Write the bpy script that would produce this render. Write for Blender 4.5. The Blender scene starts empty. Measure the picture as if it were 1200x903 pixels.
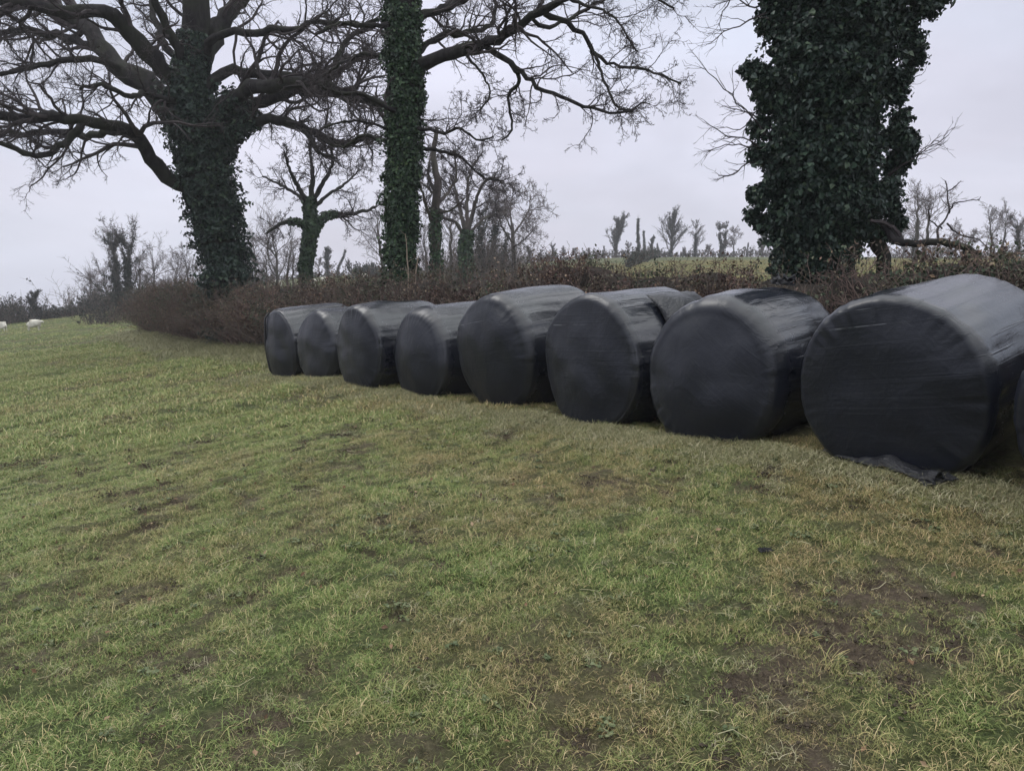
import bpy, math, random
import numpy as np
from mathutils import Vector, Matrix, noise as mnoise

R_ = math.radians
rng = np.random.default_rng(11)
random.seed(5)

# ------------------------------------------------------------------ camera, sky, sun, exposure
scene = bpy.context.scene
F = 906.0                      # focal length in pixels of the 1200 px wide photograph
PITCH = R_(7.64)
CAM_H = 1.6
cam_d = bpy.data.cameras.new('camera')
cam_d.sensor_width = 36.0
cam_d.lens = 36.0 * F / 1200.0
cam_d.clip_start = 0.05
cam_d.clip_end = 6000.0
cam = bpy.data.objects.new('camera', cam_d)
scene.collection.objects.link(cam)
cam.location = (0, 0, CAM_H)
cam.rotation_euler = (R_(90) - PITCH, 0, 0)
scene.camera = cam

SUN_EL, SUN_AZ = R_(52), R_(-60)      # high soft sun behind cloud, up and to the left-front
world = bpy.data.worlds.new('World')
scene.world = world
world.use_nodes = True
nt = world.node_tree
nt.nodes.clear()
def N(nt, t, **kw):
    n = nt.nodes.new(t)
    for k, v in kw.items():
        setattr(n, k, v)
    return n
def L(nt, a, b):
    nt.links.new(a, b)
w_out = N(nt, 'ShaderNodeOutputWorld')
w_bg = N(nt, 'ShaderNodeBackground')
w_bg.inputs['Strength'].default_value = 0.1
sky = N(nt, 'ShaderNodeTexSky', sky_type='NISHITA')
sky.sun_disc = False
sky.sun_elevation = SUN_EL
sky.sun_rotation = SUN_AZ
sky.dust_density = 3.0
tc = N(nt, 'ShaderNodeTexCoord')
sep = N(nt, 'ShaderNodeSeparateXYZ')
L(nt, tc.outputs['Generated'], sep.inputs[0])
# the cloud sheet: dull near the horizon, thinner and brighter overhead (values are for strength 0.1)
ramp = N(nt, 'ShaderNodeValToRGB')
ramp.color_ramp.elements[0].position = 0.0
ramp.color_ramp.elements[0].color = (0.69, 0.668, 0.77, 1)
ramp.color_ramp.elements[1].position = 1.0
ramp.color_ramp.elements[1].color = (1.0, 1.0, 1.0, 1)
e = ramp.color_ramp.elements.new(0.16); e.color = (0.665, 0.672, 0.79, 1)
e = ramp.color_ramp.elements.new(0.36); e.color = (0.63, 0.65, 0.77, 1)
e = ramp.color_ramp.elements.new(0.62); e.color = (0.93, 0.94, 1.0, 1)
L(nt, sep.outputs['Z'], ramp.inputs[0])
gain = N(nt, 'ShaderNodeMapRange')
gain.inputs['From Min'].default_value = 0.36
gain.inputs['From Max'].default_value = 1.0
gain.inputs['To Min'].default_value = 12.4
gain.inputs['To Max'].default_value = 22.0
L(nt, sep.outputs['Z'], gain.inputs['Value'])
mapn = N(nt, 'ShaderNodeMapping')
mapn.inputs['Scale'].default_value = (1.0, 1.0, 2.8)
L(nt, tc.outputs['Generated'], mapn.inputs['Vector'])
cn = N(nt, 'ShaderNodeTexNoise')
cn.inputs['Scale'].default_value = 2.3
cn.inputs['Detail'].default_value = 5
cn.inputs['Roughness'].default_value = 0.5
cn.inputs['Distortion'].default_value = 0.4
L(nt, mapn.outputs[0], cn.inputs['Vector'])
cr = N(nt, 'ShaderNodeMapRange')
cr.inputs['From Min'].default_value = 0.34
cr.inputs['From Max'].default_value = 0.66
cr.inputs['To Min'].default_value = 0.86
cr.inputs['To Max'].default_value = 1.12
L(nt, cn.outputs[0], cr.inputs['Value'])
m1 = N(nt, 'ShaderNodeMath', operation='MULTIPLY')
L(nt, gain.outputs[0], m1.inputs[0]); L(nt, cr.outputs[0], m1.inputs[1])
vs = N(nt, 'ShaderNodeVectorMath', operation='SCALE')
cn2 = N(nt, 'ShaderNodeTexNoise'); cn2.inputs['Scale'].default_value = 1.7; cn2.inputs['Detail'].default_value = 3
L(nt, mapn.outputs[0], cn2.inputs['Vector'])
tr = N(nt, 'ShaderNodeValToRGB'); tr.color_ramp.elements[0].position = 0.38; tr.color_ramp.elements[1].position = 0.62
tr.color_ramp.elements[0].color = (0.93, 0.99, 1.0, 1); tr.color_ramp.elements[1].color = (1.0, 0.985, 0.98, 1)
L(nt, cn2.outputs[0], tr.inputs[0])
tm = N(nt, 'ShaderNodeMixRGB', blend_type='MULTIPLY'); tm.inputs[0].default_value = 1.0
L(nt, ramp.outputs[0], tm.inputs[1]); L(nt, tr.outputs[0], tm.inputs[2])
L(nt, tm.outputs[0], vs.inputs[0]); L(nt, m1.outputs[0], vs.inputs['Scale'])
mixw = N(nt, 'ShaderNodeMixRGB')
mixw.inputs[0].default_value = 0.93
L(nt, sky.outputs[0], mixw.inputs[1]); L(nt, vs.outputs[0], mixw.inputs[2])
L(nt, mixw.outputs[0], w_bg.inputs['Color'])
L(nt, w_bg.outputs[0], w_out.inputs[0])

sun_d = bpy.data.lights.new('sun', 'SUN')
sun_d.energy = 0.9
sun_d.angle = R_(25)
sun_d.color = (1.0, 0.97, 0.93)
sun = bpy.data.objects.new('sun', sun_d)
scene.collection.objects.link(sun)
sdir = Vector((math.sin(SUN_AZ) * math.cos(SUN_EL), math.cos(SUN_AZ) * math.cos(SUN_EL), math.sin(SUN_EL)))
sun.rotation_euler = sdir.to_track_quat('Z', 'Y').to_euler()

vsn = scene.view_settings
vsn.view_transform = 'Standard'; vsn.look = 'None'; vsn.gamma = 1.0; vsn.use_curve_mapping = False
vsn.exposure = 0.0

# ------------------------------------------------------------------ geometry of the place
def ray(x, y):
    u = (x - 600.0) / F; v = -(y - 451.5) / F
    cp, sp = math.cos(PITCH), math.sin(PITCH)
    return np.array([u, cp + v * sp, -sp + v * cp])
def at(x, y, D):
    """point seen at photo pixel (x, y) that stands D metres ahead"""
    d = ray(x, y)
    return np.array([0, 0, CAM_H]) + d * (D / d[1])
def pxm(D):
    return D / F
d1, d2 = ray(340, 327), ray(1040, 259)
A_, B_ = np.linalg.solve(np.array([[d1[0], d1[1]], [d2[0], d2[1]]]), np.array([d1[2], d2[2]]))
def sst(a, b, x):
    t = np.clip((x - a) / (b - a), 0, 1)
    return t * t * (3 - 2 * t)
_gw = rng.uniform(-1, 1, (14, 2)); _gp = rng.uniform(0, 6.28, 14)
def ground(X, Y, fine=True):
    X = np.asarray(X, float); Y = np.asarray(Y, float)
    Xe = np.where(X > 0, 13 * np.tanh(X / 13.0), X)
    Xe = np.where(Xe < -80, -80 + 25 * np.tanh((Xe + 80) / 25), Xe)
    Yc = np.where(Y > 0, np.minimum(Y, 135), 20 * np.tanh(Y / 20))
    z = A_ * Xe + B_ * Yc
    z = z + sst(50, 125, Y) * (0.45 + 1.2 * sst(0, -40, X) * (1 - sst(-45, -72, X)) - 3.5 * sst(-45, -78, X))
    r = np.sqrt(X * X + Y * Y)
    z = z - np.maximum(r - 150, 0) * 0.05 * sst(150, 220, r)
    if fine:
        for i in range(14):
            f = 0.5 * 1.38 ** i
            amp = 0.030 / (1 + 0.42 * i)
            z = z + amp * np.sin(f * (X * _gw[i, 0] + Y * _gw[i, 1]) * 1.6 + _gp[i]) * sst(200, 60, r)
    return z
def hit(x, y):
    """ground point under photo pixel"""
    d = ray(x, y); lo, hi = 0.5, 130.0
    f = lambda D: CAM_H + d[2] * D / d[1] - float(ground(d[0] * D / d[1], D, False))
    for _ in range(50):
        m = (lo + hi) / 2
        if f(m) > 0: lo = m
        else: hi = m
    return np.array([d[0] * lo / d[1], lo, float(ground(d[0] * lo / d[1], lo))])

# ------------------------------------------------------------------ materials
def noise_node(nt, scale, detail=4, rough=0.55, vec=None, dist=0.0):
    n = N(nt, 'ShaderNodeTexNoise')
    n.inputs['Scale'].default_value = scale
    n.inputs['Detail'].default_value = detail
    n.inputs['Roughness'].default_value = rough
    n.inputs['Distortion'].default_value = dist
    if vec is not None: L(nt, vec, n.inputs['Vector'])
    return n
def ramp_node(nt, fac, stops):
    r = N(nt, 'ShaderNodeValToRGB')
    r.color_ramp.elements[0].position = stops[0][0]; r.color_ramp.elements[0].color = (*stops[0][1], 1)
    r.color_ramp.elements[1].position = stops[-1][0]; r.color_ramp.elements[1].color = (*stops[-1][1], 1)
    for p, c in stops[1:-1]:
        e = r.color_ramp.elements.new(p); e.color = (*c, 1)
    L(nt, fac, r.inputs[0])
    return r
def newmat(name, rough=0.8, spec=0.3):
    m = bpy.data.materials.new(name); m.use_nodes = True
    b = m.node_tree.nodes['Principled BSDF']
    b.inputs['Roughness'].default_value = rough
    b.inputs['Specular IOR Level'].default_value = spec
    return m, m.node_tree, b
def mixc(nt, fac, a, b, mode='MIX'):
    m = N(nt, 'ShaderNodeMixRGB', blend_type=mode)
    if isinstance(fac, (int, float)): m.inputs[0].default_value = fac
    else: L(nt, fac, m.inputs[0])
    for i, c in ((1, a), (2, b)):
        if isinstance(c, tuple): m.inputs[i].default_value = (*c, 1)
        else: L(nt, c, m.inputs[i])
    return m
def math_node(nt, op, a, b=None):
    m = N(nt, 'ShaderNodeMath', operation=op)
    for i, c in ((0, a), (1, b)):
        if c is None: continue
        if isinstance(c, (int, float)): m.inputs[i].default_value = c
        else: L(nt, c, m.inputs[i])
    return m.outputs[0]
def rnd_attr(nt):
    a = N(nt, 'ShaderNodeAttribute'); a.attribute_name = 'rnd'
    return a

def field_tint(nt, pos):
    """slow patches across the field, shared by soil and blades: returns green and dry factors"""
    a = noise_node(nt, 0.55, 4, 0.6, pos)
    b = noise_node(nt, 2.1, 4, 0.65, pos)
    return a.outputs[0], b.outputs[0]

def bark_mat(name, c1, c2, moss=None, scale=9.0):
    m, nt, b = newmat(name, 0.9, 0.15)
    t = N(nt, 'ShaderNodeTexCoord')
    mp = N(nt, 'ShaderNodeMapping'); mp.inputs['Scale'].default_value = (1, 1, 0.25)
    L(nt, t.outputs['Object'], mp.inputs[0])
    n = noise_node(nt, scale, 6, 0.65, mp.outputs[0])
    r = ramp_node(nt, n.outputs[0], [(0.35, c1), (0.68, c2)])
    col = r.outputs[0]
    if moss:
        n2 = noise_node(nt, 1.7, 4, 0.6, t.outputs['Object'])
        g = N(nt, 'ShaderNodeMapRange'); g.inputs[1].default_value = 0.42; g.inputs[2].default_value = 0.66
        g.inputs[4].default_value = 0.75
        L(nt, n2.outputs[0], g.inputs[0])
        col = mixc(nt, g.outputs[0], col, moss).outputs[0]
    L(nt, col, b.inputs['Base Color'])
    bp = N(nt, 'ShaderNodeBump'); bp.inputs['Strength'].default_value = 0.8; bp.inputs['Distance'].default_value = 0.03
    L(nt, n.outputs[0], bp.inputs['Height']); L(nt, bp.outputs[0], b.inputs['Normal'])
    return m
M_oak = bark_mat('oak_bark', (0.012, 0.011, 0.012), (0.040, 0.036, 0.036), (0.030, 0.034, 0.020))
M_twig = bark_mat('twig_bark', (0.040, 0.034, 0.036), (0.082, 0.070, 0.070))
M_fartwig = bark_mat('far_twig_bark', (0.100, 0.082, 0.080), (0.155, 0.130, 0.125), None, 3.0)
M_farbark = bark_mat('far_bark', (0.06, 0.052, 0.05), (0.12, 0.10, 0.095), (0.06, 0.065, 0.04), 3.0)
M_pale = bark_mat('pale_dead_wood', (0.20, 0.16, 0.12), (0.36, 0.30, 0.23))

def leaf_mat(name, stops, rough=0.45, spec=0.4, patch=None, patchscale=0.8):
    m, nt, b = newmat(name, rough, spec)
    a = rnd_attr(nt)
    r = ramp_node(nt, a.outputs['Fac'], stops)
    col = r.outputs[0]
    if patch:
        g = N(nt, 'ShaderNodeNewGeometry')
        n = noise_node(nt, patchscale, 3, 0.6, g.outputs['Position'])
        r2 = ramp_node(nt, a.outputs['Fac'], patch)
        mr = N(nt, 'ShaderNodeMapRange'); mr.inputs[1].default_value = 0.43; mr.inputs[2].default_value = 0.56
        L(nt, n.outputs[0], mr.inputs[0])
        col = mixc(nt, mr.outputs[0], col, r2.outputs[0]).outputs[0]
    L(nt, col, b.inputs['Base Color'])
    return m
M_ivy = leaf_mat('ivy_leaf', [(0.0, (0.010, 0.021, 0.017)), (0.6, (0.020, 0.040, 0.028)), (0.92, (0.038, 0.066, 0.040)), (1.0, (0.07, 0.10, 0.055))], 0.45, 0.3)
M_ivy2 = leaf_mat('ivy_leaf_green', [(0.0, (0.010, 0.026, 0.013)), (0.5, (0.024, 0.052, 0.024)), (0.9, (0.045, 0.085, 0.035)), (1.0, (0.08, 0.12, 0.05))], 0.48, 0.3)
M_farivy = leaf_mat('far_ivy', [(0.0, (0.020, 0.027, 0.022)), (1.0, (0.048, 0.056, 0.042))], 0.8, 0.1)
M_hedgeleaf = leaf_mat('hedge_leaf', [(0.0, (0.050, 0.030, 0.027)), (0.5, (0.10, 0.058, 0.047)), (0.85, (0.18, 0.11, 0.075)), (1.0, (0.28, 0.22, 0.15))], 0.6, 0.25,
                       [(0.0, (0.022, 0.036, 0.022)), (0.6, (0.055, 0.078, 0.042)), (0.9, (0.085, 0.10, 0.06)), (1.0, (0.15, 0.10, 0.06))], 0.75)
M_hedgetwig = bark_mat('hedge_twig', (0.070, 0.048, 0.044), (0.19, 0.132, 0.115), (0.13, 0.118, 0.09), 1.3)
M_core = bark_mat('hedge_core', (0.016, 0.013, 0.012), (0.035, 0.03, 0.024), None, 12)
M_scrub = bark_mat('scrub_twig', (0.085, 0.068, 0.058), (0.16, 0.13, 0.11), None, 3.0)

# grass blade
def blade_mat(name, dry):
    m, nt, b = newmat(name, 0.55, 0.25)
    g = N(nt, 'ShaderNodeNewGeometry')
    fa, fb = field_tint(nt, g.outputs['Position'])
    a = rnd_attr(nt)
    if not dry:
        lush = ramp_node(nt, a.outputs['Fac'], [(0.0, (0.098, 0.157, 0.038)), (0.5, (0.190, 0.252, 0.070)), (0.84, (0.288, 0.320, 0.108)), (0.9, (0.515, 0.394, 0.192)), (1.0, (0.600, 0.517, 0.281))])
        tired = ramp_node(nt, a.outputs['Fac'], [(0.0, (0.129, 0.130, 0.045)), (0.45, (0.235, 0.218, 0.083)), (0.7, (0.318, 0.258, 0.114)), (0.8, (0.469, 0.334, 0.166)), (1.0, (0.600, 0.449, 0.255))])
        mr = N(nt, 'ShaderNodeMapRange'); mr.inputs[1].default_value = 0.43; mr.inputs[2].default_value = 0.57
        s = math_node(nt, 'ADD', math_node(nt, 'MULTIPLY', fa, 0.6), math_node(nt, 'MULTIPLY', fb, 0.4))
        L(nt, s, mr.inputs[0])
        # the grass is greener away from the bales (to the left of the field)
        sp = N(nt, 'ShaderNodeSeparateXYZ'); L(nt, g.outputs['Position'], sp.inputs[0])
        side = math_node(nt, 'ADD', sp.outputs['X'], math_node(nt, 'MULTIPLY', sp.outputs['Y'], 0.28))
        sr = N(nt, 'ShaderNodeMapRange'); sr.inputs[1].default_value = -1.6; sr.inputs[2].default_value = 3.4
        sr.inputs[3].default_value = -0.60; sr.inputs[4].default_value = 0.32
        L(nt, side, sr.inputs[0])
        f = math_node(nt, 'ADD', mr.outputs[0], sr.outputs[0])
        f = N(nt, 'ShaderNodeClamp').outputs[0] if False else f
        cl = N(nt, 'ShaderNodeClamp'); L(nt, f, cl.inputs[0])
        col = mixc(nt, cl.outputs[0], lush.outputs[0], tired.outputs[0]).outputs[0]
    else:
        col = ramp_node(nt, a.outputs['Fac'], [(0.0, (0.12, 0.135, 0.055)), (0.35, (0.215, 0.215, 0.100)), (0.75, (0.34, 0.315, 0.18)), (1.0, (0.50, 0.45, 0.30))]).outputs[0]
    L(nt, col, b.inputs['Base Color'])
    return m
M_blade = blade_mat('grass_blade', False)
M_dry = blade_mat('dry_grass_blade', True)
M_weed = leaf_mat('clover_leaf', [(0, (0.060, 0.082, 0.034)), (0.6, (0.105, 0.130, 0.058)), (1, (0.17, 0.18, 0.09))], 0.55, 0.25)
M_crumb = bark_mat('soil_crumb', (0.045, 0.036, 0.026), (0.10, 0.08, 0.058), None, 30)
M_thatch = leaf_mat('thatch', [(0, (0.08, 0.065, 0.035)), (0.5, (0.16, 0.14, 0.072)), (0.8, (0.24, 0.205, 0.12)), (1, (0.38, 0.32, 0.20))], 0.8, 0.1)
M_dead = leaf_mat('dead_leaf', [(0, (0.06, 0.035, 0.02)), (0.7, (0.17, 0.10, 0.055)), (1, (0.34, 0.24, 0.15))], 0.7, 0.2)

# soil under the grass
def soil_mat():
    m, nt, b = newmat('pasture_ground', 0.9, 0.2)
    g = N(nt, 'ShaderNodeNewGeometry')
    pos = g.outputs['Position']
    fa, fb = field_tint(nt, pos)
    fine = noise_node(nt, 34, 6, 0.75, pos)
    mid = noise_node(nt, 7, 5, 0.7, pos)
    soil = ramp_node(nt, fine.outputs[0], [(0.3, (0.050, 0.038, 0.027)), (0.55, (0.105, 0.080, 0.056)), (0.75, (0.17, 0.135, 0.097))])
    turf = ramp_node(nt, fine.outputs[0], [(0.30, (0.022, 0.030, 0.010)), (0.5, (0.062, 0.082, 0.026)), (0.72, (0.13, 0.15, 0.055))])
    dryt = ramp_node(nt, fine.outputs[0], [(0.30, (0.034, 0.030, 0.014)), (0.5, (0.088, 0.084, 0.036)), (0.75, (0.18, 0.155, 0.075))])
    mr = N(nt, 'ShaderNodeMapRange'); mr.inputs[1].default_value = 0.42; mr.inputs[2].default_value = 0.60
    L(nt, fa, mr.inputs[0])
    t = mixc(nt, mr.outputs[0], turf.outputs[0], dryt.outputs[0])
    at_ = N(nt, 'ShaderNodeAttribute'); at_.attribute_name = 'mud'
    # far away the turf closes over; near by the soil shows between the blades
    mm = N(nt, 'ShaderNodeMapRange'); mm.inputs[1].default_value = 0.46; mm.inputs[2].default_value = 0.68
    s = math_node(nt, 'ADD', math_node(nt, 'MULTIPLY', mid.outputs[0], 0.5), math_node(nt, 'MULTIPLY', at_.outputs['Fac'], 0.5))
    L(nt, s, mm.inputs[0])
    c = mixc(nt, mm.outputs[0], t.outputs[0], soil.outputs[0])
    L(nt, c.outputs[0], b.inputs['Base Color'])
    bp = N(nt, 'ShaderNodeBump'); bp.inputs['Strength'].default_value = 0.9; bp.inputs['Distance'].default_value = 0.04
    hsum = math_node(nt, 'ADD', fine.outputs[0], mid.outputs[0])
    L(nt, hsum, bp.inputs['Height']); L(nt, bp.outputs[0], b.inputs['Normal'])
    return m
M_soil = soil_mat()

def film_mat(name, ang):
    """black stretch film: wrinkles along the bale on the barrel, straight film edges across the ends"""
    m, nt, b = newmat(name, 0.4, 0.7)
    t = N(nt, 'ShaderNodeTexCoord')
    ob = t.outputs['Object']
    cap = N(nt, 'ShaderNodeAttribute'); cap.attribute_name = 'cap'
    mp = N(nt, 'ShaderNodeMapping'); mp.inputs['Scale'].default_value = (0.9, 11, 11)
    L(nt, ob, mp.inputs[0])
    n1 = noise_node(nt, 1.0, 6, 0.62, mp.outputs[0], 0.35)
    mp0 = N(nt, 'ShaderNodeMapping'); mp0.inputs['Rotation'].default_value = (ang, 0, 0)
    L(nt, ob, mp0.inputs[0])
    mp1 = N(nt, 'ShaderNodeMapping'); mp1.inputs['Scale'].default_value = (1.0, 0.7, 9)
    L(nt, mp0.outputs[0], mp1.inputs[0])
    n2 = noise_node(nt, 1.3, 6, 0.62, mp1.outputs[0], 0.5)
    n3 = noise_node(nt, 5.5, 4, 0.55, ob, 0.6)
    hh = mixc(nt, cap.outputs['Fac'], n1.outputs[0], n2.outputs[0])
    h = math_node(nt, 'ADD', math_node(nt, 'MULTIPLY', hh.outputs[0], 0.20), math_node(nt, 'MULTIPLY', n3.outputs[0], 0.5))
    # sharp film edges
    mp2 = N(nt, 'ShaderNodeMapping'); mp2.inputs['Scale'].default_value = (0.25, 26, 26)
    L(nt, ob, mp2.inputs[0])
    e1 = noise_node(nt, 1.0, 2, 0.5, mp2.outputs[0], 0.5)
    mp3 = N(nt, 'ShaderNodeMapping'); mp3.inputs['Scale'].default_value = (0.5, 0.35, 38)
    L(nt, mp0.outputs[0], mp3.inputs[0])
    e2 = noise_node(nt, 1.0, 2, 0.5, mp3.outputs[0], 0.3)
    ee = mixc(nt, cap.outputs['Fac'], e1.outputs[0], e2.outputs[0])
    ed = ramp_node(nt, ee.outputs[0], [(0.60, (0, 0, 0)), (0.66, (1, 1, 1)), (0.70, (0.1, 0.1, 0.1))])
    h2 = math_node(nt, 'ADD', h, math_node(nt, 'MULTIPLY', ed.outputs[0], math_node(nt, 'SUBTRACT', 0.15, math_node(nt, 'MULTIPLY', cap.outputs['Fac'], 0.11))))
    mp4 = N(nt, 'ShaderNodeMapping'); mp4.inputs['Scale'].default_value = (4.5, 30, 30)
    L(nt, ob, mp4.inputs[0])
    w1 = noise_node(nt, 1.0, 4, 0.6, mp4.outputs[0], 0.8)
    w2 = noise_node(nt, 13.0, 4, 0.6, ob, 1.2)
    ww = mixc(nt, cap.outputs['Fac'], w1.outputs[0], w2.outputs[0])
    ridge = math_node(nt, 'ABSOLUTE', math_node(nt, 'SUBTRACT', ww.outputs[0], 0.5))
    region = ramp_node(nt, noise_node(nt, 2.3, 2, 0.5, ob).outputs[0], [(0.40, (0.15, 0.15, 0.15)), (0.62, (1, 1, 1))])
    h2 = math_node(nt, 'ADD', h2, math_node(nt, 'MULTIPLY', math_node(nt, 'MULTIPLY', ridge, region.outputs[0]), 0.30))
    bp = N(nt, 'ShaderNodeBump'); bp.inputs['Strength'].default_value = 0.48; bp.inputs['Distance'].default_value = 0.03
    L(nt, h2, bp.inputs['Height']); L(nt, bp.outputs[0], b.inputs['Normal'])
    L(nt, math_node(nt, 'SUBTRACT', 0.95, math_node(nt, 'MULTIPLY', cap.outputs['Fac'], 0.60)), b.inputs['Specular IOR Level'])
    # chalky scuffs and dried mud dust on the film
    d = noise_node(nt, 3.2, 6, 0.7, ob)
    base = ramp_node(nt, d.outputs[0], [(0.35, (0.005, 0.007, 0.012)), (0.62, (0.008, 0.010, 0.018)), (0.78, (0.017, 0.019, 0.029))])
    sc = noise_node(nt, 1.0, 3, 0.6, mp3.outputs[0], 0.8)
    scr = ramp_node(nt, sc.outputs[0], [(0.67, (0, 0, 0)), (0.73, (1, 1, 1))])
    brk = noise_node(nt, 4.0, 3, 0.6, ob)
    brr = ramp_node(nt, brk.outputs[0], [(0.52, (0, 0, 0)), (0.62, (0.7, 0.7, 0.7))])
    sf = math_node(nt, 'MULTIPLY', math_node(nt, 'MULTIPLY', scr.outputs[0], brr.outputs[0]), cap.outputs['Fac'])
    col = mixc(nt, sf, base.outputs[0], (0.15, 0.155, 0.17))
    L(nt, col.outputs[0], b.inputs['Base Color'])
    rr = N(nt, 'ShaderNodeMapRange'); rr.inputs[3].default_value = 0.16; rr.inputs[4].default_value = 0.34
    L(nt, d.outputs[0], rr.inputs[0]); L(nt, math_node(nt, 'ADD', rr.outputs[0], math_node(nt, 'MULTIPLY', cap.outputs['Fac'], 0.16)), b.inputs['Roughness'])
    return m
M_film = [film_mat('black_film', a) for a in (0.05, -0.6, 0.15, 1.2)]
M_flap, _nt, _b = newmat('loose_film', 0.36, 0.5)
_b.inputs['Base Color'].default_value = (0.014, 0.015, 0.019, 1)
_n = noise_node(_nt, 14, 4, 0.6); _bp = N(_nt, 'ShaderNodeBump'); _bp.inputs['Distance'].default_value = 0.02
L(_nt, _n.outputs[0], _bp.inputs['Height']); L(_nt, _bp.outputs[0], _b.inputs['Normal'])
M_wool = leaf_mat('sheep_wool', [(0, (0.55, 0.52, 0.45)), (1, (0.72, 0.69, 0.60))], 0.95, 0.1)

# ------------------------------------------------------------------ object helpers
COL = scene.collection
def mesh_from(name, V, faces, mat=None, parent=None, rnd=None, smooth=False, attrs=None, link=True):
    """faces: list of integer arrays, each (n, k)"""
    me = bpy.data.meshes.new(name)
    V = np.ascontiguousarray(V, dtype=np.float32)
    me.vertices.add(len(V)); me.vertices.foreach_set('co', V.ravel())
    faces = [np.asarray(f, dtype=np.int32) for f in faces if len(f)]
    nl = sum(f.size for f in faces); nf = sum(len(f) for f in faces)
    me.loops.add(nl); me.polygons.add(nf)
    me.loops.foreach_set('vertex_index', np.concatenate([f.ravel() for f in faces]))
    tot = np.concatenate([np.full(len(f), f.shape[1], dtype=np.int32) for f in faces])
    st = np.concatenate([[0], np.cumsum(tot)[:-1]]).astype(np.int32)
    me.polygons.foreach_set('loop_start', st)
    me.polygons.foreach_set('loop_total', tot)
    me.polygons.foreach_set('use_smooth', np.full(nf, smooth))
    me.update(calc_edges=True)
    if rnd is not None:
        a = me.attributes.new('rnd', 'FLOAT', 'POINT'); a.data.foreach_set('value', np.asarray(rnd, dtype=np.float32))
    for k, v in (attrs or {}).items():
        a = me.attributes.new(k, 'FLOAT', 'POINT'); a.data.foreach_set('value', np.asarray(v, dtype=np.float32))
    if mat: me.materials.append(mat)
    o = bpy.data.objects.new(name, me)
    if link: COL.objects.link(o)
    if parent is not None:
        o.parent = parent
        o.matrix_parent_inverse = Matrix.Identity(4)
    return o
def tag(o, label, cat, group=None):
    o['label'] = label; o['category'] = cat
    if group: o['group'] = group
    return o
def thing(name, loc, label, cat, group=None):
    o = bpy.data.objects.new(name, None); COL.objects.link(o)
    o.location = loc; o.empty_display_size = 0.2
    return tag(o, label, cat, group)

def tubes(P, R, k=4):
    """P (B,n,3), R (B,n) -> verts, quads"""
    B, n, _ = P.shape
    T = np.gradient(P, axis=1)
    T /= np.linalg.norm(T, axis=2, keepdims=True) + 1e-9
    D = P[:, -1] - P[:, 0]; D /= np.linalg.norm(D, axis=1, keepdims=True) + 1e-9
    ref = np.where(np.abs(D[:, 2:3]) > 0.75, np.array([[1.0, 0.1, 0]]), np.array([[0.05, 0.05, 1.0]]))
    ref = np.repeat(ref[:, None, :], n, axis=1)
    U = np.cross(T, ref); U /= np.linalg.norm(U, axis=2, keepdims=True) + 1e-9
    W = np.cross(T, U)
    a = np.arange(k) * 2 * np.pi / k
    V = P[:, :, None, :] + R[:, :, None, None] * (np.cos(a)[None, None, :, None] * U[:, :, None, :] + np.sin(a)[None, None, :, None] * W[:, :, None, :])
    b = (np.arange(B) * n * k)[:, None, None]; i = (np.arange(n - 1) * k)[None, :, None]; j = np.arange(k)[None, None, :]
    j2 = (j + 1) % k
    q = np.stack([b + i + j, b + i + j2, b + i + k + j2, b + i + k + j], axis=-1).reshape(-1, 4)
    return V.reshape(-1, 3), q
class Acc:
    def __init__(s): s.V = []; s.Fq = []; s.Ft = []; s.r = []; s.n = 0
    def add(s, V, q=None, t=None, r=None):
        s.V.append(V)
        if q is not None: s.Fq.append(q + s.n)
        if t is not None: s.Ft.append(t + s.n)
        s.r.append(np.zeros(len(V)) if r is None else r)
        s.n += len(V)
    def build(s, name, mat, parent=None, org=None, smooth=False):
        V = np.concatenate(s.V)
        if org is not None: V = V - np.asarray(org)[None]
        f = []
        if s.Fq: f.append(np.concatenate(s.Fq))
        if s.Ft: f.append(np.concatenate(s.Ft))
        return mesh_from(name, V, f, mat, parent, np.concatenate(s.r), smooth)

def resample(pts, n, jit=0.0):
    """smooth polyline with radii (x,y,z,r) -> n points"""
    pts = np.asarray(pts, float)
    m = len(pts)
    if m == 2: pts = np.array([pts[0], (pts[0] + pts[1]) / 2, pts[1]]); m = 3
    s = np.concatenate([[0], np.cumsum(np.linalg.norm(np.diff(pts[:, :3], axis=0), axis=1))])
    t = np.linspace(0, s[-1], n)
    # Catmull-Rom on arclength
    idx = np.clip(np.searchsorted(s, t, side='right') - 1, 0, m - 2)
    u = ((t - s[idx]) / (s[idx + 1] - s[idx] + 1e-9))[:, None]
    p0 = pts[np.maximum(idx - 1, 0)]; p1 = pts[idx]; p2 = pts[idx + 1]; p3 = pts[np.minimum(idx + 2, m - 1)]
    o = 0.5 * ((2 * p1) + (-p0 + p2) * u + (2 * p0 - 5 * p1 + 4 * p2 - p3) * u ** 2 + (-p0 + 3 * p1 - 3 * p2 + p3) * u ** 3)
    if jit:
        L_ = s[-1] / n
        o[1:-1, :3] += rng.normal(0, jit * L_, (n - 2, 3))
    o[:, 3] = np.maximum(o[:, 3], 1e-3)
    return o[:, :3], o[:, 3]

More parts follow.
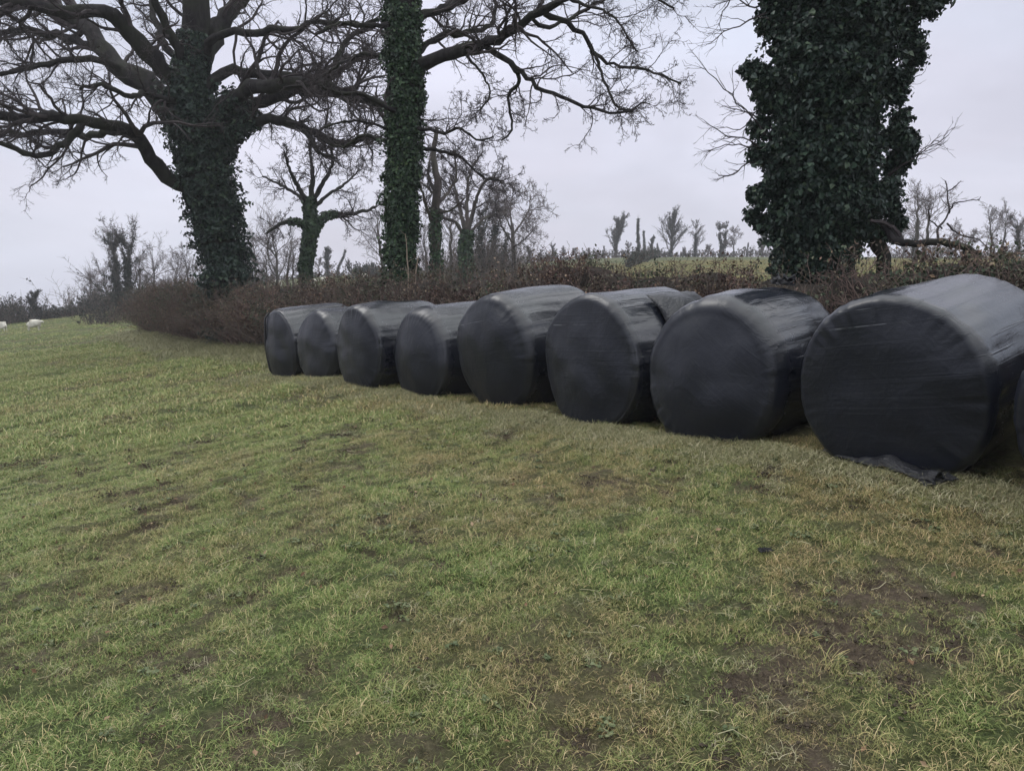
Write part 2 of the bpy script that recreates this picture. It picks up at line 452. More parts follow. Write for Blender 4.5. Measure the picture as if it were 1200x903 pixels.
def spawn(P, R, m, n, lmul, ang=(0.5, 1.1), gn=0.22, up=0.0, tmin=0.15, tip=0.25, rmul=0.55, lref=None, rmin=0.002, tiprule=True, cap=0.035):
    """grow m children from each parent polyline; returns P2 (B*m,n,3), R2"""
    B, k, _ = P.shape
    t = tmin + (1 - tmin) * rng.random((B, m)) ** 0.85
    if tiprule: t[:, 0] = 0.98
    f = t * (k - 1); i = np.minimum(f.astype(int), k - 2); u = (f - i)[..., None]
    bi = np.arange(B)[:, None]
    p = P[bi, i] * (1 - u) + P[bi, i + 1] * u
    r = R[bi, i] * (1 - u[..., 0]) + R[bi, i + 1] * u[..., 0]
    T = P[bi, i + 1] - P[bi, i]; T /= np.linalg.norm(T, axis=-1, keepdims=True) + 1e-9
    rv = rng.normal(size=(B, m, 3)); rv -= (rv * T).sum(-1, keepdims=True) * T; rv /= np.linalg.norm(rv, axis=-1, keepdims=True) + 1e-9
    a = rng.uniform(ang[0], ang[1], (B, m, 1))
    d = T * np.cos(a) + rv * np.sin(a)
    plen = np.linalg.norm(np.diff(P, axis=1), axis=2).sum(1) if lref is None else lref
    ln = (plen[:, None] if np.ndim(plen) else plen) * lmul * (1 - 0.45 * t) * rng.uniform(0.6, 1.35, (B, m))
    step = ln / (n - 1)
    out = np.zeros((B, m, n, 3)); out[:, :, 0] = p
    for q in range(1, n):
        d = d + rng.normal(0, gn, (B, m, 3)); d[..., 2] += up
        d /= np.linalg.norm(d, axis=-1, keepdims=True)
        out[:, :, q] = out[:, :, q - 1] + d * step[..., None]
    r0 = np.maximum(r * rmul, rmin)
    r0 = np.minimum(r0, np.maximum(ln * cap, rmin))
    R2 = r0[..., None] * np.linspace(1, tip, n)[None, None]
    R2 = np.maximum(R2, rmin * 0.6)
    return out.reshape(B * m, n, 3), R2.reshape(B * m, n)

def leaves(C, Nrm, size, shape='ivy', flat=0.5):
    """one small folded leaf at each centre C facing roughly Nrm"""
    n = len(C)
    Nn = Nrm + rng.normal(0, flat, (n, 3)); Nn /= np.linalg.norm(Nn, axis=1, keepdims=True) + 1e-9
    dn = np.tile(np.array([[0, 0, -1.0]]), (n, 1)) + rng.normal(0, 0.55, (n, 3))
    T = dn - (dn * Nn).sum(1, keepdims=True) * Nn; T /= np.linalg.norm(T, axis=1, keepdims=True) + 1e-9
    S = np.cross(Nn, T)
    s = (size * rng.uniform(0.6, 1.3, n))[:, None]
    if shape == 'ivy':
        pts = [(-0.5, 0, 0), (-0.25, 0.48, 0.12), (0.12, 0.30, 0.06), (0.6, 0, -0.05), (0.12, -0.30, 0.06), (-0.25, -0.48, 0.12)]
        V = np.stack([C + s * (a * T + b * S + c * Nn) for a, b, c in pts], axis=1).reshape(-1, 3)
        b0 = (np.arange(n) * 6)[:, None]
        q = np.concatenate([b0 + np.array([[0, 1, 2, 3]]), b0 + np.array([[0, 3, 4, 5]])])
        return V, q, np.repeat(rng.random(n), 6)
    pts = [(-0.5, 0, 0), (0, 0.3, 0.08), (0.5, 0, 0), (0, -0.3, 0.08)]
    V = np.stack([C + s * (a * T + b * S + c * Nn) for a, b, c in pts], axis=1).reshape(-1, 3)
    b0 = (np.arange(n) * 4)[:, None]
    return V, b0 + np.array([[0, 1, 2, 3]]), np.repeat(rng.random(n), 4)

def ivy_on(P, R, n, size, thick=(0.05, 0.22), lump=0.5, t0=0.0, t1=1.0, taper=0.3):
    """ivy leaves round a stem polyline P (k,3) R (k)"""
    k = len(P)
    t = t0 + (t1 - t0) * rng.random(n) ** (1.0 + taper)
    f = t * (k - 1); i = np.minimum(f.astype(int), k - 2); u = (f - i)
    p = P[i] * (1 - u)[:, None] + P[i + 1] * u[:, None]; r = R[i] * (1 - u) + R[i + 1] * u
    T = P[i + 1] - P[i]; T /= np.linalg.norm(T, axis=1, keepdims=True)
    th = rng.random(n) * 2 * np.pi
    ref = np.array([1.0, 0, 0]); U = np.cross(T, np.where(np.abs(T[:, :1]) > 0.8, np.array([[0, 0, 1.0]]), ref[None])); U /= np.linalg.norm(U, axis=1, keepdims=True)
    W = np.cross(T, U)
    o = np.cos(th)[:, None] * U + np.sin(th)[:, None] * W
    ph = rng.random(6) * 6.28
    L_ = np.linalg.norm(np.diff(P, axis=0), axis=1).sum() * t
    lum = 0.5 + 0.5 * np.sin(L_ * 3.1 + th * 2 + ph[0]) * np.sin(L_ * 1.3 - th * 3 + ph[1]) + 0.25 * np.sin(L_ * 7.7 + th * 5 + ph[2])
    dist = r + thick[0] + (thick[1] - thick[0]) * (lump * np.clip(lum, 0, 1.2) + (1 - lump) * rng.random(n)) * rng.uniform(0.45, 1.0, n)
    return leaves(p + o * dist[:, None], o + np.array([[0, 0, 0.35]]), size)

def sprays(S, O, A, ln, size, per=12):
    """short ivy shoots that leave the mass at S heading O, droop, and carry leaves"""
    n = len(S)
    d = O + rng.normal(0, 0.35, S.shape); d /= np.linalg.norm(d, axis=1, keepdims=True)
    P = np.zeros((n, 6, 3)); P[:, 0] = S; l = ln * rng.uniform(.4, 1.3, n)
    for k in range(1, 6):
        d[:, 2] -= 0.16; d += rng.normal(0, .12, d.shape); d /= np.linalg.norm(d, axis=1, keepdims=True)
        P[:, k] = P[:, k - 1] + d * (l / 5)[:, None]
    V, q = tubes(P, np.full((n, 6), .0035), 3); A.add(V, q)
    t = rng.uniform(0, 5, (n, per)); i = np.minimum(t.astype(int), 4); u = (t - i)[..., None]; b = np.arange(n)[:, None]
    C = (P[b, i] * (1 - u) + P[b, i + 1] * u).reshape(-1, 3) + rng.normal(0, size * .45, (n * per, 3))
    V, q, r = leaves(C, rng.normal(0, .6, C.shape) + np.array([[0, -.3, .6]]), size, 'ivy', .5); A.add(V, q, None, r)
def stem_sprays(P, R, n, A, ln, size, t0, t1, offs=0.08):
    t = rng.uniform(t0, t1, n) * (len(P) - 1); i = np.minimum(t.astype(int), len(P) - 2); u = (t - i)[:, None]
    c = P[i] * (1 - u) + P[i + 1] * u; r = R[i]; a = rng.random(n) * 6.283
    o = np.stack([np.cos(a), np.sin(a), np.full(n, .25)], -1)
    sprays(c + o * (r + offs)[:, None], o, A, ln, size)

# ------------------------------------------------------------------ ground
print('ground')
HEDGE = [  # x, y, height, half thickness  (front foot of the hedge line)
]
def pock(x, y):
    return float(np.clip((mnoise.noise(Vector((x * 6.5, y * 6.5, 21))) + 0.35 * mnoise.noise(Vector((x * 0.8, y * 0.8, 2))) - 0.24) * 6, 0, 1))
def build_ground():
    gx = np.concatenate([-np.geomspace(1500, 12, 60), np.arange(-11.9, 12, 0.055), np.geomspace(12, 1500, 60)])
    gy = np.concatenate([-np.geomspace(600, 3, 16), np.arange(-2.9, 2, 0.5), np.arange(2.0, 15, 0.055), np.geomspace(15.1, 1800, 110)])
    X, Y = np.meshgrid(gx, gy)
    Z = ground(X, Y)
    V = np.stack([X, Y, Z], -1).reshape(-1, 3)
    # hoof-poached roughness close by
    mud = np.array([mnoise.noise(Vector((v[0] * 0.9, v[1] * 0.9, 3.1))) * 0.5 + mnoise.noise(Vector((v[0] * 2.6, v[1] * 2.6, 9.1))) * 0.5 for v in V]) - 0.045 - 0.10 * sst(1.0, -2.5, V[:, 0] + 0.1 * V[:, 1])
    near = sst(18, 8, np.hypot(V[:, 0], V[:, 1]))
    rough = np.array([mnoise.noise(Vector((v[0] * 5, v[1] * 5, 0))) + 0.5 * mnoise.noise(Vector((v[0] * 11, v[1] * 11, 4))) if abs(v[0]) < 12.5 and 1 < v[1] < 16 else 0 for v in V])
    pk = np.array([pock(v[0], v[1]) if abs(v[0]) < 12.5 and 1 < v[1] < 16 else 0 for v in V])
    V[:, 2] += rough * 0.022 * near - 0.015 * np.clip(mud, 0, 0.5) * near - 0.035 * pk * near
    mud = mud + pk * 0.5
    nx, ny = len(gx), len(gy)
    i = np.arange(ny - 1)[:, None] * nx + np.arange(nx - 1)[None]
    q = np.stack([i, i + 1, i + nx + 1, i + nx], -1).reshape(-1, 4)
    m = np.clip(0.5 + mud * 0.9, 0, 1) * sst(60, 12, np.hypot(V[:, 0], V[:, 1]))
    o = mesh_from('pasture_ground', V, [q], M_soil, None, None, True, {'mud': m})
    o['kind'] = 'structure'
    return o
build_ground()
def mudf(x, y):
    return mnoise.noise(Vector((x * 0.9, y * 0.9, 3.1))) * 0.5 + mnoise.noise(Vector((x * 2.6, y * 2.6, 9.1))) * 0.5 - 0.045 - 0.10 * float(sst(1.0, -2.5, x + 0.1 * y))

# ------------------------------------------------------------------ bales
print('bales')
ROW = None
def bale_mesh(R, Ln, seed, slump=0.06, lean=0.0, dome=0.07):
    nt_, nc, nb = 150, 26, 46
    SH = [.86, .90, .80, .86, .84, .80, .86, .84, .88][seed - 1]; rs_ = (1 - SH) * 0.95
    s = []   # profile (axial, radial, capweight)
    for i in range(nc):                       # front face from centre to the rim
        r = (i / nc) ** 0.8
        s.append((-Ln / 2 - dome * (1 - r ** 2.6) + 0.0, r * R * SH, 1.0))
    for i in range(10):                       # rounded shoulder
        a = (i + 0.5) / 10 * math.pi / 2
        s.append((-Ln / 2 + rs_ * (1 - math.cos(a)), R * SH + R * (1 - SH) * math.sin(a), 1 - i / 9.0))
    for i in range(nb):
        t = (i + 1) / (nb + 1)
        s.append((-Ln / 2 + rs_ + (Ln - 2 * rs_) * t, R * (1 + 0.018 * math.sin(math.pi * t)), 0.0))
    for i in range(10):
        a = (1 - (i + 0.5) / 10) * math.pi / 2
        s.append((Ln / 2 - rs_ * (1 - math.cos(a)), R * SH + R * (1 - SH) * math.sin(a), i / 9.0))
    for i in range(nc):
        r = (1 - (i + 1) / nc) ** 0.8
        s.append((Ln / 2 + dome * (1 - r ** 2.6), r * R * SH, 1.0))
    s = np.array(s)
    ns = len(s)
    th = np.arange(nt_) * 2 * np.pi / nt_
    ax = np.repeat(s[:, 0][:, None], nt_, 1); rr = np.repeat(s[:, 1][:, None], nt_, 1); cp = np.repeat(s[:, 2][:, None], nt_, 1)
    y = rr * np.cos(th)[None]; z = rr * np.sin(th)[None]
    V = np.stack([ax, y, z], -1).reshape(-1, 3); cap = cp.ravel()
    sd = seed * 13.7
    Th = np.repeat(th[None], ns, 0).ravel()
    out = np.zeros_like(V)
    for i, v in enumerate(V):
        a, b, c = v
        rad = math.hypot(b, c) + 1e-6
        low = mnoise.noise(Vector((a * 1.1 + sd, b * 1.3, c * 1.3)))
        med = mnoise.noise(Vector((a * 3.0, b * 3.4 + sd, c * 3.4)))
        # creases along the axis on the barrel
        cr = mnoise.noise(Vector((a * 1.3 + sd, math.cos(Th[i]) * 8, math.sin(Th[i]) * 8)))
        cr2 = mnoise.noise(Vector((a * 1.6 - sd, math.cos(Th[i]) * 19, math.sin(Th[i]) * 19)))
        d = 0.035 * low + (0.013 + 0.004 * cap[i]) * med + (1 - cap[i]) * (0.010 * cr + 0.006 * cr2)
        # puckers near the rim of the faces
        edge = math.exp(-((rad - R * 0.9) / (0.09)) ** 2) * (cap[i] if cap[i] < 1 else 1)
        d += edge * 0.012 * cr2 * max(0, 0.5 + 1.6 * low)
        if cap[i] > 0.5:
            out[i] = (a + (d if a > 0 else -d) * 1.3, b * (1 + 0.03 * low), c * (1 + 0.03 * low))
            cd = cr * 0.0
        else:
            k = (rad + d) / rad
            out[i] = (a, b * k, c * k)
    # slump: flatten underneath, bulge at the sides low down
    zz = out[:, 2]
    zl = -R + slump
    k = np.clip((-0.1 * R - zz) / (0.9 * R), 0, 1)
    out[:, 1] *= 1 + 0.07 * k
    zz = np.where(zz < zl + 0.05, zl + 0.05 * np.tanh((zz - zl - 0.05) / 0.05 * 0.9) + 0.0, zz)
    zz = np.where(zz > 0, zz * (1 - 0.02), zz)
    out[:, 2] = zz
    out[:, 0] += lean * zz
    i = np.arange(ns - 1)[:, None] * nt_; j = np.arange(nt_)[None]; j2 = (j + 1) % nt_
    q = np.stack([i + j, i + j2, i + nt_ + j2, i + nt_ + j], -1).reshape(-1, 4)
    q = q[:, ::-1]
    return out, q, cap
# face centre column (photo x), foot y, apparent height in px, yaw tweak, label
BALES = [
 (1338, 606, 300, -0.02, 1.24, 'nearest black wrapped bale, cut off by the right edge of the photo'),
 (1038, 549, 226, 0.03, 1.25, 'large black bale with smooth round face, second from the right, plastic strip at its foot'),
 (829, 514, 178, 0.04, 1.28, 'black bale with scuffed slanting face, third from the right, film standing up behind it'),
 (688, 491, 158, -0.06, 1.36, 'black wrapped bale with a loose film pocket gaping on its top right'),
 (580, 474, 135, 0.0, 1.36, 'black bale with domed face, immediately left of the bale with a film pocket'),
 (492, 463, 110, -0.04, 1.24, 'low sagging black wrapped bale with pale scratches slanting down its face'),
 (421, 457, 106, 0.03, 1.23, 'black wrapped bale with pale horizontal film edges and scratches low on its face'),
 (371, 449, 94, 0.02, 1.18, 'narrow-looking black wrapped bale tucked right of the leftmost bale'),
 (330, 443, 89, 0.0, 1.25, 'leftmost black wrapped bale with a dark vertical strap near its outer edge'),
]
base_pts = [hit(b[0], b[1] - 1) for b in BALES]
fx = np.array([p[0] for p in base_pts]); fy = np.array([p[1] for p in base_pts])
for b, p in zip(BALES, base_pts): print('bale', b[0], p.round(2))
cc = np.polyfit(fx[1:], fy[1:], 1)
rowd = np.array([1, cc[0]]); rowd /= np.linalg.norm(rowd)     # along the row, towards the right
axd = np.array([-rowd[1], rowd[0]])                           # into the hedge
print('row', rowd, axd)
bale_objs = []
SLU = [.07, .07, .08, .06, .06, .11, .07, .07, .07]
for i, (b, p) in enumerate(zip(BALES, base_pts)):
    R = b[4] / 2
    Ln = [1.2, 1.42, 1.2, 1.16, 1.24, 1.2, 1.25, 1.2, 1.25][i]
    V, q, cap = bale_mesh(R, Ln, i + 1, slump=SLU[i], lean=[0, .0, .06, .02, .0, .10, .02, .03, 0][i], dome=[.06, .05, .10, .06, .10, .08, .06, .06, .06][i])
    ya = math.atan2(axd[1], axd[0]) + b[3]; ca, sa = math.cos(ya), math.sin(ya)
    cx, cy = p[0] + ca * (Ln / 2 - 0.02), p[1] + sa * (Ln / 2 - 0.02)
    zg = float(ground(cx, cy))
    zf = float(ground(cx - axd[0] * Ln / 2, cy - axd[1] * Ln / 2)); zb = float(ground(cx + axd[0] * Ln / 2, cy + axd[1] * Ln / 2))
    root = thing('wrapped_bale', (cx, cy, (zf + zb) / 2), b[5], 'silage bale', 'black wrapped bales in a row along the hedge')
    yaw = math.atan2(axd[1], axd[0]) + b[3]
    root.rotation_euler = (0, -math.atan2(zb - zf, Ln), yaw)
    V = V + np.array([0, 0, R - SLU[i] - 0.04])
    body = mesh_from('film_wrap', V, [q], M_film[[0, 2, 1, 0, 2, 3, 2, 0, 2][i]], root, None, True, {'cap': cap})
    bale_objs.append((root, R, Ln))
bpy.context.view_layer.update()

def sheet(name, mat, parent, fn, nu, nv, thick=0.004):
    """crumpled sheet with thickness from fn(u,v)->(x,y,z)"""
    V = np.array([fn(i / (nu - 1), j / (nv - 1)) for i in range(nu) for j in range(nv)])
    G = V.reshape(nu, nv, 3)
    du = np.gradient(G, axis=0); dv = np.gradient(G, axis=1)
    nn = np.cross(du, dv); nn /= np.linalg.norm(nn, axis=2, keepdims=True) + 1e-9
    V2 = (G - nn * thick).reshape(-1, 3)
    i = np.arange(nu - 1)[:, None] * nv + np.arange(nv - 1)[None]
    q = np.stack([i, i + nv, i + nv + 1, i + 1], -1).reshape(-1, 4)
    n = nu * nv
    edge = [k * nv for k in range(nu)], [k * nv + nv - 1 for k in range(nu)], list(range(nv)), [(nu - 1) * nv + k for k in range(nv)]
    sides = []
    for e in edge:
        for a, b in zip(e[:-1], e[1:]): sides.append((a, b, b + n, a + n))
    return mesh_from(name, np.concatenate([V, V2]), [q, q[:, ::-1] + n, np.array(sides)], mat, parent, None, True)

# gaping film pocket on the fourth bale from the right
root, R, Ln = bale_objs[3]
def pocket(u, v):
    th = math.radians(-2 + 62 * v)                   # from the side facing right up to the top
    a = -0.10 + 0.68 * u
    lift = 0.12 * math.sin(math.pi * u) ** 0.5 * math.sin(math.pi * min(1, v * 1.0)) ** 0.7
    n = mnoise.noise(Vector((u * 6, v * 5, 2))) * 0.018
    r = R + 0.012 + lift + n
    return (a, -r * math.cos(th), R - .07 + r * math.sin(th))
sheet('film_flap', M_flap, root, pocket, 30, 26)
# torn film standing up at the back of the third bale
root, R, Ln = bale_objs[2]
def torn(u, v):
    n = mnoise.noise(Vector((u * 7, v * 4, 7))) * 0.06; n2 = mnoise.noise(Vector((u * 5, v * 9, 1))) * 0.05
    h = 0.10 * v * (0.5 + 0.5 * math.sin(u * 9 + 1) ** 2)
    return (0.42 + 0.18 * u + n, -0.20 + 0.30 * u + n2, 2 * R - 0.10 + h - 0.03)
sheet('film_flap', M_flap, root, torn, 26, 16)
# dark strap round the leftmost bale's face
root, R, Ln = bale_objs[8]
P_ = []
for k in range(30):
    t = k / 29; z = -R * 0.86 + 1.72 * R * t
    yv = min(0.33 + 0.02 * math.sin(5 * t), 0.93 * math.sqrt(max(R * R - z * z, 0)))
    r = math.hypot(yv, z) / R
    P_.append((-Ln / 2 - 0.06 * (1 - r ** 2.6) - 0.008 + (max(0, r - .86) / .14) ** 2 * .09, yv, z + R - SLU[8] - .04))
P_ = np.array(P_)[None]
V, q = tubes(P_, np.full((1, 30), 0.018), 6)
mesh_from('strap', V, [q], M_flap, root, None, True)

# rolled strip of film lying at the foot of the second bale
a0, a1 = hit(972, 533), hit(1100, 568)
def strip(u, v):
    c = a0 + (a1 - a0) * u
    w = 0.16 * (0.55 + 0.45 * math.sin(u * 3.0 + 0.4))
    d = np.array([-(a1 - a0)[1], (a1 - a0)[0], 0]); d /= np.linalg.norm(d)
    th = v * math.pi
    n = mnoise.noise(Vector((u * 9, v * 3, 5))) * 0.012 + mnoise.noise(Vector((u * 3, v * 12, 5))) * 0.012
    pos = c + d * (math.cos(th) * w * 0.5 + n)
    g = float(ground(pos[0], pos[1]))
    return (pos[0], pos[1], g + 0.035 + 0.05 * math.sin(th) * (0.7 + 0.3 * math.sin(u * 14)) + abs(n) * 0.8)
o = sheet('plastic_strip', M_flap, None, strip, 60, 18)
tag(o, 'crumpled strip of black plastic film on the grass below the big smooth bale', 'plastic film')
for (px, py, w, lab) in ((897, 640, 0.032, 'small scrap of black plastic in the grass below the second bale from the right'),
                         (1098, 566, 0.10, 'torn black film tail at the right end of the plastic strip')):
    c = hit(px, py)
    def scrap(u, v, c=c, w=w):
        n = mnoise.noise(Vector((u * 4, v * 4, w * 50)))
        x = c[0] + (u - .5) * w * 2 + n * 0.02; y = c[1] + (v - .5) * w * 1.2
        return (x, y, float(ground(x, y)) + 0.022 + 0.4 * w * abs(n) + 0.2 * w * u)
    o = sheet('plastic_scrap', M_flap, None, scrap, 12, 12, 0.003)
    tag(o, lab, 'plastic scrap')

# ------------------------------------------------------------------ hedge
print('hedge')
def cpath(pts, n):
    P, _ = resample([(p[0], p[1], p[2], 1 + p[3]) for p in pts], n)
    pts = np.asarray(pts, float)
    _, r = resample([(p[0], p[1], p[2], p[3]) for p in pts], n)
    return P[:, 0], P[:, 1], P[:, 2], r
def hedge(name, path, label, n_st, n_lf, leafmat, twigmat, leafsize, tw_r=0.004, core=True, topnoise=0.22, group=None):
    """path: (x, y, height, half thickness)"""
    X, Y, H, Wd = cpath(path, 220)
    seg = np.hypot(np.diff(X), np.diff(Y)); S = np.concatenate([[0], np.cumsum(seg)]); Lt = S[-1]
    TX, TY = np.gradient(X), np.gradient(Y); tl = np.hypot(TX, TY); TX /= tl; TY /= tl
    def at_s(s):
        return [np.interp(s, S, a) for a in (X, Y, H, Wd, TX, TY)]
    base = (X[110], Y[110], float(ground(X[110], Y[110])))
    root = thing(name, base, label, 'hedge', group)
    ph = rng.random(8) * 6.28
    def topf(s): return 1 + topnoise * 0.35 * (np.sin(s * 1.7 + ph[0]) * np.sin(s * 0.61 + ph[1])) + topnoise * 0.25 * np.sin(s * 4.3 + ph[2]) * np.sin(s * 2.9 + ph[3])
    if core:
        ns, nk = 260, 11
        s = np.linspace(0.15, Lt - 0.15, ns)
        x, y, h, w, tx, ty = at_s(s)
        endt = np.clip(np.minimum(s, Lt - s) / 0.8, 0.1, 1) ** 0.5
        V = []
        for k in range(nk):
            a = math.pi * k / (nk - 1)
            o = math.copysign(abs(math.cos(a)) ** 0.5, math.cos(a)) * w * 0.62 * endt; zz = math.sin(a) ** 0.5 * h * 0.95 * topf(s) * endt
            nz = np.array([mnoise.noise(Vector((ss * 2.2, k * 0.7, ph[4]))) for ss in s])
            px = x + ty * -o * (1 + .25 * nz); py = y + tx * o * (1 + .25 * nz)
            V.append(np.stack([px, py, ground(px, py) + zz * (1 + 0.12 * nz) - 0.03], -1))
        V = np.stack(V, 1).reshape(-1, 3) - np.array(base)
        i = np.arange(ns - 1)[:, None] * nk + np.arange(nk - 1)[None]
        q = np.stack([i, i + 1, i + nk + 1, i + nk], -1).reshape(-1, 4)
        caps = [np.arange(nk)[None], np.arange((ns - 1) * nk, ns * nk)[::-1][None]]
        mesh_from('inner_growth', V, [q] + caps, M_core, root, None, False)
    # stems and twigs
    s = rng.random(n_st * 2) * Lt
    dn = np.array([0.85 + 1.3 * mnoise.noise(Vector((v * 1.1, ph[5], 0))) + 0.5 * mnoise.noise(Vector((v * 3.7, ph[6], 0))) for v in s])
    s = s[rng.random(len(s)) < dn][:n_st]; n_st = len(s)
    x, y, h, w, tx, ty = at_s(s)
    o = rng.uniform(-0.8, 0.8, n_st) * w
    px, py = x - ty * o, y + tx * o
    hh = h * topf(s) * rng.uniform(0.8, 1.07, n_st) * np.clip(np.minimum(s, Lt - s) / 0.5, 0.6, 1)
    P = np.zeros((n_st, 6, 3)); P[:, 0] = np.stack([px, py, ground(px, py) - 0.03], -1)
    d = np.stack([rng.normal(0, 0.3, n_st) - ty * o / w * 0.35, rng.normal(0, 0.3, n_st) + tx * o / w * 0.35, np.ones(n_st)], -1)
    for k in range(1, 6):
        d += rng.normal(0, 0.28, d.shape); d[:, 2] = np.maximum(d[:, 2], 0.25); d /= np.linalg.norm(d, axis=1, keepdims=True)
        P[:, k] = P[:, k - 1] + d * (hh / 5.0)[:, None] * np.array([1.05])
    Rr = np.linspace(1, 0.4, 6)[None] * rng.uniform(1.2, 3.0, (n_st, 1)) * tw_r
    A = Acc(); V, q = tubes(P, Rr, 3); A.add(V, q)
    P2, R2 = spawn(P, Rr, 5, 4, 0.30, (0.5, 1.3), 0.3, 0.04, 0.25, 0.4, 0.7, rmin=tw_r)
    V, q = tubes(P2, R2, 3); A.add(V, q)
    P3, R3 = spawn(P2, R2, 2, 3, 0.55, (0.5, 1.2), 0.3, 0.02, 0.2, 0.5, 0.8, rmin=tw_r * 0.8)
    V, q = tubes(P3, R3, 3); A.add(V, q)
    A.build('twigs', twigmat, root, base)
    # leaves hanging on twigs
    allp = np.concatenate([P2.reshape(-1, 3), P3.reshape(-1, 3)])
    hgt = allp[:, 2] - ground(allp[:, 0], allp[:, 1]); wt = 0.25 + np.clip(hgt, 0, 2); wt /= wt.sum()
    wt = wt * np.array([max(0.03, 0.35 + 1.6 * mnoise.noise(Vector(v * 1.5)) + 0.8 * mnoise.noise(Vector(v * 4.0))) for v in allp]); wt /= wt.sum()
    c = allp[rng.choice(len(allp), n_lf, p=wt)] + rng.normal(0, 0.03, (n_lf, 3))
    nr = rng.normal(0, 1, (n_lf, 3)); nr[:, 2] += 0.6
    V, q, r = leaves(c, nr, leafsize, 'd', 0.6)
    A = Acc(); A.add(V, q, None, r)
    A.build('leaves', leafmat, root, base)
    return root, at_s, Lt
# hedge centre line found from its foot and top in the photograph: starts beyond the right edge, ends at the far left
def off(p, k, s=0):   # k metres behind a bale face, s metres along the row
    return (p[0] + axd[0] * k + rowd[0] * s, p[1] + axd[1] * k + rowd[1] * s)
hp = []
for sft in (7, 3.5): hp.append((*off(base_pts[1], 2.45, sft), 0.84 if sft > 5 else 0.93, 0.42))
hp += [(*off(base_pts[1], 2.4), 1.09, 0.46), (*off(base_pts[3], 2.35), 1.27, 0.5), (*off(base_pts[5], 2.35), 1.33, 0.5), (*off(base_pts[8], 2.3), 1.40, 0.55)]
q1 = hit(292, 412); q2 = hit(225, 402); q3 = hit(167, 391)
hp += [(q1[0] + 0.4, q1[1] + 0.5, 1.42, 0.6), (q2[0] + 0.5, q2[1] + .5, 1.60, 0.7), (q3[0] + 0.5, q3[1] + 0.4, 1.75, 0.75)]
for p in hp: print('hedge', np.round(p, 2))
main_hedge, HS, HL = hedge('hedge', hp, 'long red-brown winter hedge with ivy patches running behind the black bales', 8200, 190000, M_hedgeleaf, M_hedgetwig, 0.042, 0.0042)

# ------------------------------------------------------------------ trees
print('trees')
def px_poly(pts, D, k):
    """photo points (x, y, r_px, depth offset) -> world (x,y,z,r)"""
    o = []
    for p in pts:
        dd = D + (p[3] if len(p) > 3 else 0)
        w = at(p[0], p[1], dd); o.append((w[0], w[1], w[2], p[2] * pxm(dd)))
    return o
def limb_pts(pts, r0, r1, dz0, dz1):
    n = len(pts)
    return [(p[0], p[1], r0 + (r1 - r0) * (i / (n - 1)) ** 0.8, dz0 + (dz1 - dz0) * (i / (n - 1))) for i, p in enumerate(pts)]
def big_tree(name, D, trunk, limbs, label, ivy=None, levels=(9, 6, 5, 3), bark=M_oak, twig=M_twig, twr=0.0045, lens=(0.42, 0.5, 0.55, 0.6), gn=0.24, spawn_up=0.015, seedlen=1.0, group=None, cat='tree', rs=1.0):
    tp = px_poly(trunk, D, 1)
    P, R = resample(tp, 26, 0.05)
    gz = float(ground(P[0, 0], P[0, 1]))
    P = P.copy()
    # run the trunk down to the real ground with a root flare
    if P[0, 2] > gz:
        ext = np.array([[P[0, 0], P[0, 1], gz - 0.1]]); P = np.concatenate([ext, P]); R = np.concatenate([[R[0] * 1.25], R])
    base = (P[0, 0], P[0, 1], gz)
    root = thing(name, base, label, cat, group)
    V, q = tubes(P[None], R[None], 16)
    # bark ridges and burrs
    nn = np.array([mnoise.noise(Vector(v * 2.2)) for v in V]); 
    cen = np.repeat(P, 16, 0); V = cen + (V - cen) * (1 + 0.22 * nn)[:, None]
    A = Acc(); A.add(V, q); A.build('trunk', bark, root, base, True)
    for lp, r0, r1, a0, a1 in limbs:
        w = px_poly(limb_pts(lp, r0 * rs, r1 * rs, a0, a1), D, 1)
        n = 22
        LP, LR = resample(w, n, 0.13)
        LR = LR * (1 + 0.16 * np.array([mnoise.noise(Vector(v * 3.3)) for v in LP]))
        A = Acc(); V, q = tubes(LP[None], LR[None], 9); V = np.repeat(LP, 9, 0) + (V - np.repeat(LP, 9, 0)) * (1 + 0.25 * np.array([mnoise.noise(Vector(v * 7)) for v in V]))[:, None]; A.add(V, q)
        limb = A.build('limb', bark, root, base, True)
        tw = Acc()
        P1, R1 = LP[None], LR[None]
        Ls = np.linalg.norm(np.diff(LP, axis=0), axis=1).sum()
        m0 = max(3, int(levels[0] * min(1.6, 0.35 + Ls / 5.0)))
        for li, m in enumerate((m0,) + tuple(levels[1:])):
            n_ = (10, 7, 5, 4)[li]
            P1, R1 = spawn(P1, R1, m, n_, lens[li] * seedlen, (0.35, 1.15), gn, spawn_up * (1 if li < 2 else 1.4), 0.12 if li else 0.22, 0.3, (0.42, 0.55, 0.62, 0.7)[li],
                           rmin=twr * (1.8, 1.35, 1.0, 0.75)[li])
            V, q = tubes(P1, R1, (5, 4, 3, 3)[li]); tw.add(V, q)
        tw.build('twigs', twig, limb, base)
    if ivy:
        A = Acc()
        for (n, size, th, t0, t1) in ivy['trunk']:
            V, q, r = ivy_on(P, R, n, size, th, 0.55, t0, t1, ivy.get('taper', 0.0)); A.add(V, q, None, r)
        if 'sprays' in ivy: stem_sprays(P, R, ivy['sprays'][0], A, ivy['sprays'][1], ivy['trunk'][0][1], 0.0, ivy['sprays'][2], ivy['sprays'][3])
        for (li, n, size, th, t0, t1) in ivy.get('limbs', []):
            w = px_poly(limb_pts(*limbs[li]), D, 1); LP, LR = resample(w, 22)
            V, q, r = ivy_on(LP, LR, n, size, th, 0.6, t0, t1, 0.6); A.add(V, q, None, r)
        A.build('ivy', ivy.get('mat', M_ivy), root, base)
    return root

